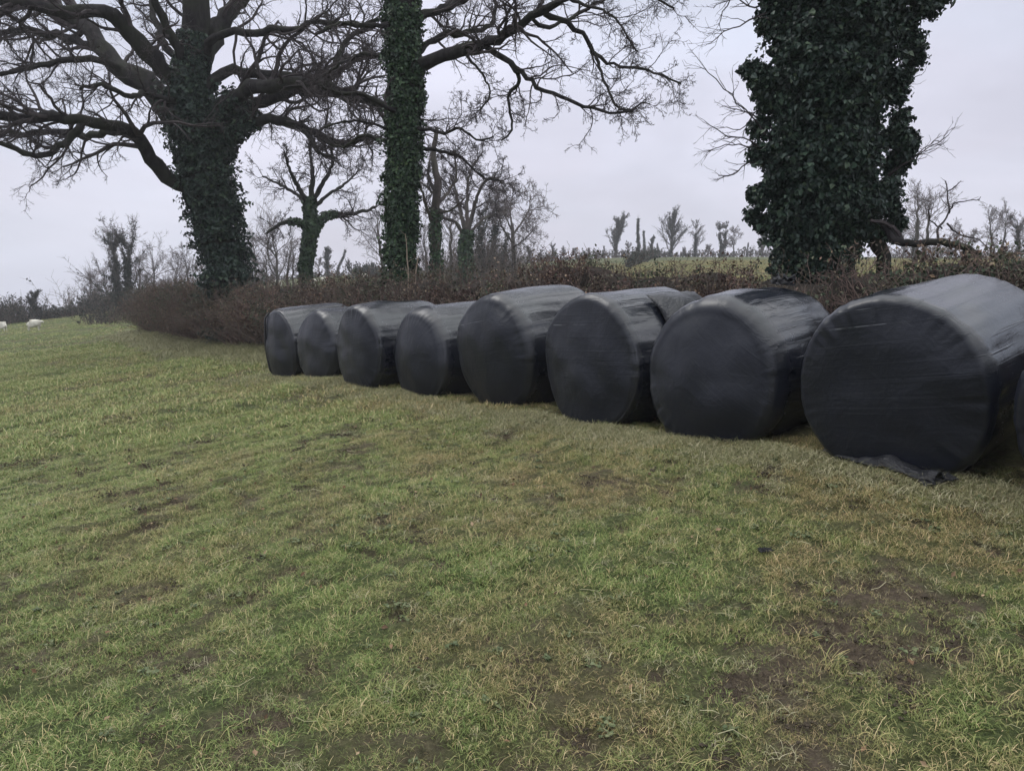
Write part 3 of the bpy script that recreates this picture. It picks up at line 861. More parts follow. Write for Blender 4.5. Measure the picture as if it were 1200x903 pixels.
# the big oak on the left
OAK_D = 21.0
oak_limbs = [
 ([(235,222),(205,211),(185,196),(172,180),(165,165),(150,152),(120,143),(85,140),(50,138),(0,134),(-60,128)], 10, 4.5, 0, -3.0),
 ([(152,154),(125,156),(100,160),(60,155),(30,158),(0,155),(-40,165)], 5, 2.5, -0.8, 1.5),
 ([(95,146),(85,158),(75,168),(60,178),(40,183),(20,175),(0,168),(-40,160)], 4.5, 2.5, -1.5, -3.5),
 ([(212,150),(185,115),(160,95),(140,78),(125,60),(105,35),(85,20),(60,8),(20,3),(-40,-10)], 14, 5.5, 0, 3.0),
 ([(128,66),(100,50),(60,42),(30,36),(0,38),(-50,50)], 6, 2.5, 1.0, 4.0),
 ([(140,80),(110,70),(70,72),(40,78),(10,85),(-40,95)], 4.5, 2, 0.6, -1.5),
 ([(218,110),(190,80),(165,50),(140,25),(120,12),(80,14),(40,8),(0,0),(-40,-20)], 11, 5, 0, -2.5),
 ([(222,95),(215,70),(200,40),(185,10),(170,-30),(150,-80)], 7, 3.5, 0, -1.5),
 ([(232,80),(255,35),(275,10),(300,-25),(330,-70)], 11, 5, 0, 2.0),
 ([(236,70),(258,42),(300,38),(345,34),(362,28),(415,30),(445,22)], 5, 2.2, 0, -2.5),
 ([(246,165),(262,130),(275,115),(290,102),(320,100),(345,95),(375,100),(400,110),(430,118),(460,128)], 11, 4, 0, -2.0),
 ([(256,178),(270,150),(286,132),(320,113),(376,109),(414,113),(448,128),(480,140)], 9, 3.2, 0, 2.0),
 ([(262,180),(272,160),(290,145),(320,141),(350,148),(370,155),(400,170),(430,160),(450,165)], 8, 2.6, 0, -1.0),
 ([(238,110),(262,84),(300,85),(340,90),(385,88),(395,70),(410,45),(440,30)], 7, 2.4, 0, 1.5),
 ([(385,95),(410,75),(440,65),(470,60)], 3.5, 1.8, 1.2, 2.5),
 ([(345,146),(362,160),(372,178),(395,186)], 3, 1.3, -0.5, -1.5),
 ([(228,120),(200,118),(170,110),(150,112),(120,100),(95,104)], 4.5, 2, 0, -3.5),
 ([(226,60),(232,20),(240,-30),(246,-80)], 9, 5, 0, 3.0),
 ([(222,80),(195,55),(180,20),(178,-20)], 5, 3, 0, 2.0),
]
big_tree('oak_tree', OAK_D,
 [(268,345,17),(263,300,16),(254,262,17),(246,226,19),(236,190,20),(228,150,21),(222,118,20),(222,94,20),(226,60,15),(229,20,14),(232,-40,12),(235,-100,9),(230,-180,4)],
 oak_limbs, 'huge spreading bare oak with ivy-covered leaning trunk standing in the hedge at the left',
 ivy={'trunk': [(15000, 0.095, (0.0, 0.36), 0.0, 0.50), (2500, 0.08, (0.0, 0.14), 0.48, 0.62)],
      'limbs': [(10, 1200, 0.085, (0.02, 0.14), 0.0, 0.26), (11, 1500, 0.085, (0.02, 0.16), 0.0, 0.28), (12, 1500, 0.085, (0.02, 0.18), 0, 0.28)], 'taper': 0.05, 'sprays': (330, 0.34, 0.52, 0.18)},
 levels=(14, 7, 6, 4), lens=(0.36, 0.48, 0.5, 0.55), twr=0.0050)

# the tall ivy trunk in the middle
T2_D = 14.6
t2_limbs = [
 ([(478,95),(490,78),(520,66),(543,58),(570,52),(596,40),(622,22),(652,4),(690,-20)], 8.5, 3.5, 0, -1.5),
 ([(568,54),(600,75),(622,94),(645,109),(686,124),(720,132),(742,130)], 3.6, 1.2, -0.7, -1.8),
 ([(638,16),(679,38),(698,64),(728,79),(762,83),(798,98)], 3.2, 1.0, -1.2, -0.2),
 ([(697,62),(709,98),(728,128),(756,120)], 2.0, 0.9, -1.0, -1.6),
 ([(650,5),(664,0),(694,8),(720,22),(746,60)], 2.6, 1.0, -1.4, -2.4),
 ([(598,74),(609,94),(596,113),(600,150),(588,164)], 2.8, 1.0, -0.9, -0.3),
 ([(478,80),(490,62),(513,45),(550,38),(577,26),(581,-5)], 4.5, 2, 0, 1.5),
 ([(476,35),(492,20),(517,11),(550,-5),(590,-40)], 6, 3, 0, 1.0),
 ([(478,148),(492,150),(520,156),(540,150),(560,165),(578,160)], 2.6, 1, 0, -1.2),
 ([(478,165),(492,172),(513,177),(540,185),(566,207),(590,212)], 2.8, 1, 0, 0.6),
 ([(470,30),(455,28),(423,30),(400,28),(370,40)], 3.6, 1.8, 0, -1.0),
 ([(470,75),(457,68),(423,64),(400,75),(378,90)], 3, 1.4, 0, 1.2),
 ([(470,135),(457,128),(423,110),(400,110),(372,100)], 3.6, 1.6, 0, -1.4),
 ([(470,172),(455,166),(423,160),(400,172),(368,160)], 2.8, 1.2, 0, 0.8),
 ([(470,155),(450,150),(430,143),(400,143),(380,150)], 2.2, 1.0, 0, -0.5),
 ([(620,22),(650,30),(690,10),(740,-10),(790,10)], 2.6, 1.2, -1.0, 1.2),
 ([(540,59),(560,80),(575,110),(560,130)], 1.8, 0.8, -0.4, -1.2),
]
big_tree('ivy_covered_tree', T2_D,
 [(471,335,12.5),(472,270,13),(472,200,14),(475,120,15),(474,60,15),(470,0,14),(468,-80,13),(465,-160,8)],
 t2_limbs, 'tall straight trunk wrapped in ivy in the middle, with one long bare limb arching right',
 ivy={'trunk': [(16000, 0.062, (0.0, 0.17), 0.0, 0.75)], 'mat': M_ivy2, 'sprays': (220, 0.16, 0.75, 0.06), 'taper': 0.0, 'limbs': [(0, 500, 0.06, (0.0, 0.08), 0.0, 0.12)]},
 levels=(18, 7, 5, 4), lens=(0.36, 0.46, 0.5, 0.55), twr=0.0034)

# the massive ivy tower at the right
T3_D = 9.2
def ivy_tower():
    tr = px_poly([(965,300,34),(968,240,32),(972,180,32),(978,110,30),(982,40,28),(985,-40,24),(990,-140,16)], T3_D, 1)
    P, R = resample(tr, 24, 0.05)
    gz = float(ground(P[0, 0], P[0, 1]))
    P = np.concatenate([[[P[0, 0], P[0, 1], gz - 0.1]], P]); R = np.concatenate([[R[0] * 1.2], R])
    base = (P[0, 0], P[0, 1], gz)
    root = thing('ivy_covered_tree', base, 'massive tree smothered in shaggy dark ivy behind the large bales at the right', 'tree')
    A = Acc(); V, q = tubes(P[None], R[None], 14); A.add(V, q); A.build('trunk', M_oak, root, base, True)
    # second leaning stem
    s2 = px_poly([(1036,300,8,.1),(1028,285,9,.1),(1018,262,9,.05),(1006,235,9,0),(996,200,8,0),(992,150,7,0)], T3_D, 1)
    P2, R2 = resample(s2, 14)
    P2 = np.concatenate([[[P2[0, 0] + .02, P2[0, 1], float(ground(P2[0, 0], P2[0, 1])) - .1]], P2]); R2 = np.concatenate([[R2[0]], R2])
    A = Acc(); V, q = tubes(P2[None], R2[None], 10); A.add(V, q); A.build('limb', M_oak, root, base, True)
    # ivy clumps: (x, y, radius px, depth offset)
    cl = []
    prof = [(0, 907, 1070), (40, 904, 1062), (80, 900, 1055), (110, 906, 1044), (145, 900, 1034), (180, 893, 1040), (210, 900, 1034), (240, 898, 1044), (270, 896, 1018), (300, 894, 1014)]
    ys = [p[0] for p in prof]
    for y in np.arange(-130, 305, 8.0):
        l = np.interp(y, ys, [p[1] for p in prof]) + 13; r = np.interp(y, ys, [p[2] for p in prof]) - 18
        if y < 0: l -= y * 0.10; r += -y * 0.05
        mid, hw = (l + r) / 2, (r - l) / 2
        for k in range(5):
            a = rng.random() * 2 * math.pi
            rad = rng.uniform(18, 32)
            rr = (hw - rad * 0.75) * rng.uniform(0.75, 1.0)
            cl.append((mid + math.cos(a) * rr, y + rng.normal(0, 6), rad, math.sin(a) * rr * pxm(T3_D)))
    for c in [(884,84,11,0),(876,82,8,0.1),(890,92,13,0),(1072,66,12,.1),(1066,50,14,0),(1058,30,16,.1),(1085,6,14,0),(1098,0,9,0),(1110,-6,8,0),(1060,168,12,0),(1068,166,8,0),(1050,160,13,0),
              (1056,138,10,.1),(1062,186,8,0),(1050,192,13,.1),(1040,225,15,0),(1052,262,9,.1),(1044,245,12,0),(888,180,11,0),(893,231,12,-.1),(884,228,8,0),(884,254,8,0),(893,262,9,.1),(878,250,5,0),
              (902,120,13,0),(890,150,11,.1),(898,100,16,0),(902,28,14,0),(910,8,16,0),(1050,110,12,0),(1048,95,13,.1),(1015,255,12,0.0),(1022,240,16,0),(1030,270,9,0.05),(1046,275,8,0),(1060,90,9,.1),
              (1070,-20,18,0),(1100,-40,18,0.2),(900,-30,22,0),(885,-60,20,0.3)]:
        cl.append(c)
    C, Nn = [], []
    for (x, y, rad, dz) in cl:
        c = at(x, y, T3_D + dz); r = rad * pxm(T3_D)
        n = int(5200 * (r ** 2) / 0.09 * min(1, 0.35 + rad / 30)) + 14
        v = rng.normal(size=(n, 3)); v /= np.linalg.norm(v, axis=1, keepdims=True)
        lob = np.sin(v[:, 0] * 5 + x) * np.sin(v[:, 2] * 6 + y) + 0.6 * np.sin(v[:, 1] * 9 + x + y) * np.sin(v[:, 2] * 11 - x)
        rr = r * (rng.uniform(0.3, 1.0, n) ** 0.5) * (1.0 + 0.32 * lob)
        p = c + v * rr[:, None] * np.array([1, 1, 1.1]) + rng.normal(0, 0.02, (n, 3))
        C.append(p); Nn.append(v + np.array([0, 0, 0.5]))
    C = np.concatenate(C); Nn = np.concatenate(Nn)
    ok = C[:, 2] > ground(C[:, 0], C[:, 1]) + 0.05
    C, Nn = C[ok], Nn[ok]
    print('ivy tower leaves', len(C))
    V, q, r = leaves(C, Nn, 0.048, 'ivy', 0.85)
    A = Acc(); A.add(V, q, None, r)
    S_, O_ = [], []
    for k in range(420):
        y = rng.uniform(-110, 285); l = np.interp(y, ys, [p[1] for p in prof]) + 13; r = np.interp(y, ys, [p[2] for p in prof]) - 18
        a = rng.random() * 2 * math.pi; hw = (r - l) / 2 * 1.0
        c = at((l + r) / 2 + math.cos(a) * hw, y, T3_D + math.sin(a) * hw * pxm(T3_D)); S_.append(c); O_.append((math.cos(a), math.sin(a), .25))
    sprays(np.array(S_), np.array(O_), A, 0.30, 0.062, 15)
    A.build('ivy', M_ivy, root, base)
    # bare twigs sticking out
    tw = [([(905,165),(885,140),(865,118),(826,80)],1.2,.5,0,-.3), ([(905,170),(893,142),(875,132),(850,125)],1.6,.4,0,.4), ([(905,185),(880,165),(850,158),(826,142)],1.2,.4,0,-.5),
          ([(905,190),(880,172),(852,170),(830,178)],1.2,.4,0,.2), ([(905,200),(880,190),(860,205),(842,206)],1.2,.4,0,-.2), ([(910,15),(890,18),(860,32),(828,52)],1.5,.4,0,-.3),
          ([(905,5),(880,8),(860,-2),(836,10)],1.3,.4,0,.3), ([(1030,215),(1050,200),(1075,182),(1112,158)],1.4,.4,0,-.3), ([(1030,110),(1050,102),(1080,88)],1.0,.4,0,.3),
          ([(1040,205),(1062,190),(1085,172),(1100,165)],1.0,.4,0,.2),([(905,150),(888,130),(870,150),(845,150)],1.1,.4,0,.6),([(905,-10),(870,-20),(850,10),(842,30)],1.3,.4,0,.2)]
    for lp, r0, r1, z0, z1 in tw:
        w = px_poly(limb_pts(lp, r0, r1, z0, z1), T3_D, 1); LP, LR = resample(w, 12, 0.12)
        A = Acc(); V, q = tubes(LP[None], LR[None], 5); A.add(V, q)
        Pa, Ra = spawn(LP[None], LR[None], 9, 7, 0.38, (0.3, 0.9), 0.16, 0.02, 0.25, 0.4, 0.7, rmin=0.0028)
        V, q = tubes(Pa, Ra, 3); A.add(V, q)
        Pb, Rb = spawn(Pa, Ra, 3, 5, 0.45, (0.3, 0.9), 0.16, 0.02, 0.2, 0.4, 0.8, rmin=0.0024)
        V, q = tubes(Pb, Rb, 3); A.add(V, q)
        A.build('bare_twig', M_twig, root, base)
ivy_tower()

# broken limb lying across the hedge beside the ivy tower
def broken_limb():
    D = 8.2
    w = px_poly([(1035,260,4,0.3),(1050,281,4.5,.2),(1070,285,4.2,.1),(1095,283,4,0),(1115,286,4,-.1),(1135,292,4,-.1),(1148,297,3,-.1)], D, 1)
    LP, LR = resample(w, 22, 0.12)
    base = (LP[8, 0], LP[8, 1], float(ground(LP[8, 0], LP[8, 1])) + 1.2)
    root = thing('broken_branch', base, 'dark broken branch lying along the hedge top right of the ivy tower', 'branch')
    A = Acc(); V, q = tubes(LP[None], LR[None], 8); A.add(V, q); A.build('bough', M_oak, root, base, True)
    A = Acc()
    for lp, r0, r1, a, b in [([(1098,286),(1100,268),(1110,255),(1112,235),(1108,212)],1.6,.6,0,.2), ([(1112,250),(1120,238),(1148,234)],1.1,.5,.1,-.2), ([(1110,262),(1125,275),(1145,280),(1160,292)],1.2,.5,.1,.3),
                           ([(1104,268),(1090,258),(1088,245)],1,.5,.1,0), ([(1110,225),(1120,218),(1126,212)],.8,.4,.1,0), ([(1130,294),(1128,304),(1120,312)],2.2,1.2,0,0), ([(1138,297),(1145,306),(1140,315)],2,1,0,0),
                           ([(1060,287),(1050,270),(1040,262),(1020,258)],3,2,.2,0.2)]:
        w = px_poly(limb_pts(lp, r0, r1, a, b), D, 1); P, R = resample(w, 12, 0.12)
        V, q = tubes(P[None], R[None], 5); A.add(V, q)
        Pa, Ra = spawn(P[None], R[None], 5, 6, 0.3, (0.5, 1.1), 0.25, 0.02, 0.3, 0.4, 0.6, rmin=0.0028); V, q = tubes(Pa, Ra, 3); A.add(V, q)
    A.build('twigs', M_twig, root, base)
broken_limb()

# ivied tree behind the hedge between oak and middle trunk
big_tree('ivy_covered_tree', 31.0,
 [(357,340,5),(360,300,5.5),(364,268,5.5),(363,245,5),(363,232,4)],
 [([(362,268),(348,260),(330,262),(312,274)], 4, 1.5, 0, -1), ([(366,275),(375,258),(388,251),(410,251),(440,243)], 5, 1.6, 0, 1),
  ([(362,240),(350,220),(340,200),(333,178)], 3.5, 1.2, 0, -1.2), ([(364,238),(366,200),(362,168)], 3.5, 1.2, 0, 0.5), ([(365,240),(378,215),(390,190),(386,160)], 3.5, 1.2, 0, -0.6),
  ([(361,242),(345,226),(325,215),(308,207)], 2.5, 1, 0, 1), ([(365,245),(385,228),(405,215),(420,200)], 2.5, 1, 0, 1.5)],
 'short ivy-clad tree with bare upswept crown seen between the oak and the middle trunk',
 ivy={'trunk': [(5000, 0.12, (0.0, 0.17), 0.0, 1.0)], 'limbs': [(0, 350, 0.11, (0, .1), 0, .5), (1, 700, 0.11, (0, 0.14), 0, 0.5)], 'mat': M_ivy2},
 levels=(13, 7, 6, 3), lens=(0.46, 0.5, 0.55, 0.6), twr=0.007, group=None)

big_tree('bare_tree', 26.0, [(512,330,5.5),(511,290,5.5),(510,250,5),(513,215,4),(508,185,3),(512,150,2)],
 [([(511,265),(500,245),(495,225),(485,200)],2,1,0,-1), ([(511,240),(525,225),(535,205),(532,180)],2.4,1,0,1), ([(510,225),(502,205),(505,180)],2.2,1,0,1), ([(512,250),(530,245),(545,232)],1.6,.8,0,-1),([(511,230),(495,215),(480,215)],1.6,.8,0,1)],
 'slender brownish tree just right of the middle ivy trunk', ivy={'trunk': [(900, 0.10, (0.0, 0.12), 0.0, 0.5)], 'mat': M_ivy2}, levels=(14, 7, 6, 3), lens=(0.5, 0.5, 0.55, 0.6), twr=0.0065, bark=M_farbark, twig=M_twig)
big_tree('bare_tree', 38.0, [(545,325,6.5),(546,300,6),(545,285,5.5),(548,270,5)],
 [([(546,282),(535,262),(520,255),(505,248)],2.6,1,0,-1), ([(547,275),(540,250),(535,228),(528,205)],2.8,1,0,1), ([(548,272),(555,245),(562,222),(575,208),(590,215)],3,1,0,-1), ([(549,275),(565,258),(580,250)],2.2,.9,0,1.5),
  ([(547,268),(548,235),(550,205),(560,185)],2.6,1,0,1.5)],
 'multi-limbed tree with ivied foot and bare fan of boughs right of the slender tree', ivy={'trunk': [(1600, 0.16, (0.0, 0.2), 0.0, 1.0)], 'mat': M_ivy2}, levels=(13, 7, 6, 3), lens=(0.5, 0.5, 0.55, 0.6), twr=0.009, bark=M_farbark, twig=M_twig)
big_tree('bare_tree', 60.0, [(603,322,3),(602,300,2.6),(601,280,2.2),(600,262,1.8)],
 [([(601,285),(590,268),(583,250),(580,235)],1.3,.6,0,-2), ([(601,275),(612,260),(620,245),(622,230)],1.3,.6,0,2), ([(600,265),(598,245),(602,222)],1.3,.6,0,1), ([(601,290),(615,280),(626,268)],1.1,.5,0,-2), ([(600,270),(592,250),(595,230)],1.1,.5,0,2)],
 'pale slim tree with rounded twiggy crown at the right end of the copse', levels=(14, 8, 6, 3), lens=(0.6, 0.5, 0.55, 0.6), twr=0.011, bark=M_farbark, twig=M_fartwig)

# ---- smaller background trees made from one grower
def cloud(A, P, tmax, n, H, big=1.0):
    B, k, _ = P.shape
    b = rng.integers(0, B, n); t = rng.random(n) * tmax * (k - 1); i = np.minimum(t.astype(int), k - 2); u = (t - i)[:, None]
    c = P[b, i] * (1 - u) + P[b, i + 1] * u + rng.normal(0, H * 0.016, (n, 3))
    V, q, r = leaves(c, rng.normal(size=(n, 3)), H * 0.02 * big, 'd', .5); A.add(V, q, None, r)
def far_tree(name, x, ytop, ybase, D, label, kind='bare', w=1.0, lean=0.0, ivyamt=1.0, group=None, stems=1, twr=None):
    b = at(x, ybase, D); t = at(x, ytop, D); H = t[2] - b[2]
    g = float(ground(b[0], b[1])); base = (b[0], b[1], g)
    H = t[2] - g
    root = thing(name, base, label, 'tree', group)
    twr = twr or max(0.012, D * 0.00021)
    A = Acc(); TW = Acc(); IV = Acc()
    for s in range(stems):
        sx = (s - (stems - 1) / 2) * 0.1 * H
        tp = [(b[0] + sx, b[1], g - 0.1, H * 0.026), (b[0] + sx * 1.2 + rng.normal(0, .02) * H, b[1], g + H * 0.3, H * 0.019), (b[0] + sx * 1.6 + lean * H * .5, b[1] + rng.normal(0, .03) * H, g + H * 0.6, H * 0.011), (b[0] + sx * 2 + lean * H, b[1], g + H * (0.93 if kind != 'bare' else 0.8), H * 0.004)]
        P, R = resample(tp, 14, 0.1)
        V, q = tubes(P[None], R[None], 7); A.add(V, q)
        if kind in ('bare', 'ivy'):
            m = 20 if kind == 'bare' else 13
            P1, R1 = spawn(P[None], R[None], m, 8, 0.60 * w, (0.35, 1.1), 0.16, 0.06, 0.22, 0.3, 0.55, rmin=twr, cap=0.014)
            V, q = tubes(P1, R1, 4); A.add(V, q)
            P2, R2 = spawn(P1, R1, 9, 6, 0.5, (0.3, 0.9), 0.2, 0.04, 0.15, 0.4, 0.6, rmin=twr * .8)
            V, q = tubes(P2, R2, 3); TW.add(V, q)
            P3, R3 = spawn(P2, R2, 8, 4, 0.55, (0.3, 0.9), 0.2, 0.03, 0.15, 0.4, 0.6, rmin=twr * .6)
            V, q = tubes(P3, R3, 3); TW.add(V, q)
        if kind == 'ivy':
            V, q, r = ivy_on(P, R, int(1200 * ivyamt), H * 0.024, (0.0, H * 0.075), 0.6, 0.05, 0.8, 0.0); IV.add(V, q, None, r)
            cloud(IV, P1, 0.5, int(1900 * ivyamt), H)
            cloud(IV, P2, 0.4, int(900 * ivyamt), H)
        if kind == 'vase':
            P1, R1 = spawn(P[None], R[None], 34, 8, 0.50 * w, (0.15, 0.75), 0.14, 0.06, 0.12, 0.4, 0.6, rmin=twr, cap=0.014)
            V, q = tubes(P1, R1, 4); A.add(V, q)
            P2, R2 = spawn(P1, R1, 12, 5, 0.42, (0.2, 1.0), 0.22, 0.04, 0.15, 0.4, 0.6, rmin=twr * .8)
            V, q = tubes(P2, R2, 3); TW.add(V, q)
            cloud(IV, P1, 0.85, int(5200 * ivyamt), H, 1.4)
            cloud(IV, P2, 0.7, int(4200 * ivyamt), H, 1.4)
            V, q, r = ivy_on(P, R, 900, H * 0.022, (0.0, H * 0.05), 0.5, 0.02, 0.8, 0.0); IV.add(V, q, None, r)
        if kind == 'spire':
            V, q, r = ivy_on(P, R, int(1900 * ivyamt), H * 0.022, (0.0, H * 0.085 * w), 0.5, 0.02, 0.98, 0.15); IV.add(V, q, None, r)
            P1, R1 = spawn(P[None], R[None], 10, 5, 0.16, (0.3, 0.8), 0.15, 0.05, 0.3, 0.4, 0.6, rmin=twr * .8)
            V, q = tubes(P1, R1, 3); TW.add(V, q)
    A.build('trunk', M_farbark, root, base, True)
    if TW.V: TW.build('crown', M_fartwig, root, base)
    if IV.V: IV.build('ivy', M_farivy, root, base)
    return root
# left horizon, beyond the end of the hedge
FT = [
 (145, 279, 362, 62, 'ivy', 1.0, 0.0, 'ivy-clad forked tree rising over the left end of the hedge', 1.2),
 (183, 292, 365, 66, 'bare', 1.25, 0.0, 'broad dome-shaped bare tree left of the oak trunk', 1),
 (166, 300, 365, 70, 'bare', 0.9, 0.0, 'thin bare tree between the forked ivy tree and the domed tree', 1),
 (205, 300, 365, 64, 'bare', 0.9, 0.1, 'bare tree with dense twigs right of the domed tree', 1),
 (222, 288, 365, 60, 'bare', 0.9, -0.05, 'light bare tree touching the left side of the oak trunk', 1),
 (236, 305, 365, 58, 'bare', 0.7, 0.0, 'small bare tree half hidden by the oak trunk', 1),
 (108, 322, 366, 72, 'bare', 1.1, 0.0, 'faint pale bare tree left of the forked ivy tree', 1),
 (126, 312, 366, 74, 'bare', 0.9, 0.0, 'grey bare tree close behind the forked ivy tree', 1),
 (42, 344, 380, 66, 'vase', 1.0, 0.05, 'stumpy dark ivy tree with knobbly top in the far left hedge', 1.0),
 (27, 352, 380, 66, 'spire', 0.8, -0.3, 'leaning dark ivy stub left of the stumpy ivy tree', 0.4),
 (-12, 328, 385, 62, 'bare', 1.0, 0.0, 'bare tree cut off by the left edge of the photo', 1),
 (326, 262, 338, 56, 'bare', 1.35, -0.05, 'wide-crowned bare tree right of the oak trunk', 1),
 (313, 285, 338, 58, 'bare', 0.8, 0.0, 'small bare tree beside the wide-crowned tree', 1),
 (337, 275, 336, 60, 'bare', 0.7, 0.1, 'thin straight bare tree just left of the short ivy-clad tree', 1),
 (345, 280, 336, 62, 'bare', 0.6, 0.0, 'thin pale tree hidden partly by the short ivy-clad tree', 1),
 (300, 270, 338, 60, 'bare', 0.9, 0.0, 'bare tree against the right side of the oak trunk', 1),
 (384, 292, 324, 110, 'vase', 0.7, 0.0, 'small round-topped ivy tree on the skyline right of the short ivy-clad tree', .7),
 (397, 290, 322, 108, 'spire', 0.8, 0.25, 'leaning lollipop-shaped ivy tree on the skyline left of the dark bush', .8),
 (374, 300, 325, 108, 'bare', 0.7, 0.0, 'tiny bare tree on the skyline next to the short ivy-clad trunk', 1),
 (409, 302, 322, 112, 'bare', 0.6, 0.0, 'tiny bare tree between the lollipop tree and the dark bush', 1),
 (529, 235, 325, 50, 'bare', 0.7, 0.0, 'bare brown tree within the copse behind the slender tree', 1),
 (563, 245, 322, 58, 'ivy', 0.8, 0.0, 'brown ivy-hung tree in the thick of the copse', .8),
 (575, 238, 320, 62, 'ivy', 0.6, 0.1, 'tall spiky ivy tree at the back of the copse', .6),
 (589, 268, 318, 60, 'spire', 0.9, 0.1, 'dark ivy stub just left of the pale slim tree', .6),
 (498, 255, 325, 58, 'bare', 0.8, 0.0, 'bare tree seen against the right side of the middle ivy trunk', 1),
 (444, 235, 325, 58, 'bare', 0.9, 0.0, 'thin bare tree left of the middle ivy trunk', 1),
]
for x, yt, yb, D, k, w, ln, lab, iv in FT:
    nm = {'bare': 'bare_tree', 'ivy': 'ivied_tree', 'vase': 'ivied_tree', 'spire': 'ivied_tree'}[k]
    far_tree(nm, x, yt, yb, D, lab, k, w, ln, iv, None, 2 if x in (145,) else 1)
# skyline of the right-hand field
SK = [
 (621, 290, 'vase', 0.77, 'first tiny ivy bush-tree at the left end of the skyline row'),
 (634, 291, 'bare', .6, 'tiny bare tree left of the stocky skyline tree'),
 (648, 288, 'vase', 0.89, 'stocky small skyline tree right of the copse'),
 (661, 289, 'bare', .9, 'small feathery skyline tree right of the stocky one'),
 (674, 290, 'bare', .9, 'small grey skyline tree in the gap left of the round bush-tree'),
 (690, 292, 'bare', 1.0, 'low feathery skyline tree left of the round bush-tree'),
 (707, 287, 'spire', 1.3, 'small dark round skyline tree left of the first vase-shaped tree'),
 (722, 256, 'vase', 1.02, 'tall vase-shaped dark skyline tree, left one of two'),
 (736, 284, 'bare', .9, 'low bare tree at the right foot of the left vase-shaped tree'),
 (747, 252, 'spire', .6, 'tallest thin spire-like skyline tree'),
 (755, 268, 'spire', .8, 'blunt dark ivy column right of the thin spire'),
 (763, 278, 'vase', 0.64, 'slanting ivy tree right of the blunt column'),
 (771, 284, 'spire', 1.2, 'small dark conical skyline tree left of the broad vase-shaped tree'),
 (786, 258, 'vase', 1.40, 'broad dark vase-shaped skyline tree, right one of two'),
 (801, 290, 'bare', .9, 'low bare tree right of the broad vase-shaped tree'),
 (815, 264, 'ivy', .9, 'ivied tree with wispy top between the vase-shaped tree and the ivy tower'),
 (830, 287, 'bare', .9, 'low bare skyline tree right of the wispy-topped tree'),
 (846, 263, 'ivy', .6, 'thin twin-stemmed skyline tree near the ivy tower'),
 (860, 265, 'bare', .8, 'bare upright skyline tree near the ivy tower'),
 (875, 283, 'spire', 1.1, 'little dark skyline tree left of the ivy tower'),
 (893, 262, 'vase', 0.77, 'ivied skyline tree touching the left side of the ivy tower'),
]
for x, yt, k, w, lab in SK:
    far_tree({'bare': 'bare_tree'}.get(k, 'ivied_tree'), x, yt, 303, 126 + rng.uniform(-4, 5), lab, k, w, rng.normal(0, .04), 0.8, 'small trees along the far field skyline', 2 if x == 846 else 1)
RT = [
 (1072, 214, 300, 48, 'bare', 0.8, 'tall thin bare tree left of the broken branch twigs'),
 (1082, 216, 300, 50, 'bare', 0.9, 'tall airy bare tree rising behind the broken branch'),
 (1072, 262, 300, 70, 'ivy', .6, 'small ivied tree behind the foot of the tall airy tree'),
 (1058, 262, 300, 90, 'bare', .9, 'pale bare tree just right of the ivy tower'),
 (1120, 262, 300, 80, 'bare', .9, 'faint bare tree behind the tip of the broken branch'),
 (1138, 270, 300, 85, 'bare', .9, 'low faint tree right of the broken branch'),
 (1160, 240, 300, 62, 'bare', .8, 'upright bare tree near the right edge, left one of the pair'),
 (1174, 243, 300, 64, 'bare', .9, 'upright bare tree near the right edge, right one of the pair'),
 (1192, 256, 300, 62, 'ivy', .9, 'darker ivied tree close to the right edge'),
 (1206, 250, 300, 60, 'bare', .9, 'bare tree cut off by the right edge'),
]
for x, yt, yb, D, k, w, lab in RT:
    far_tree('bare_tree' if k == 'bare' else 'ivied_tree', x, yt, yb, D, lab, k, w, rng.normal(0, .04), 0.8)

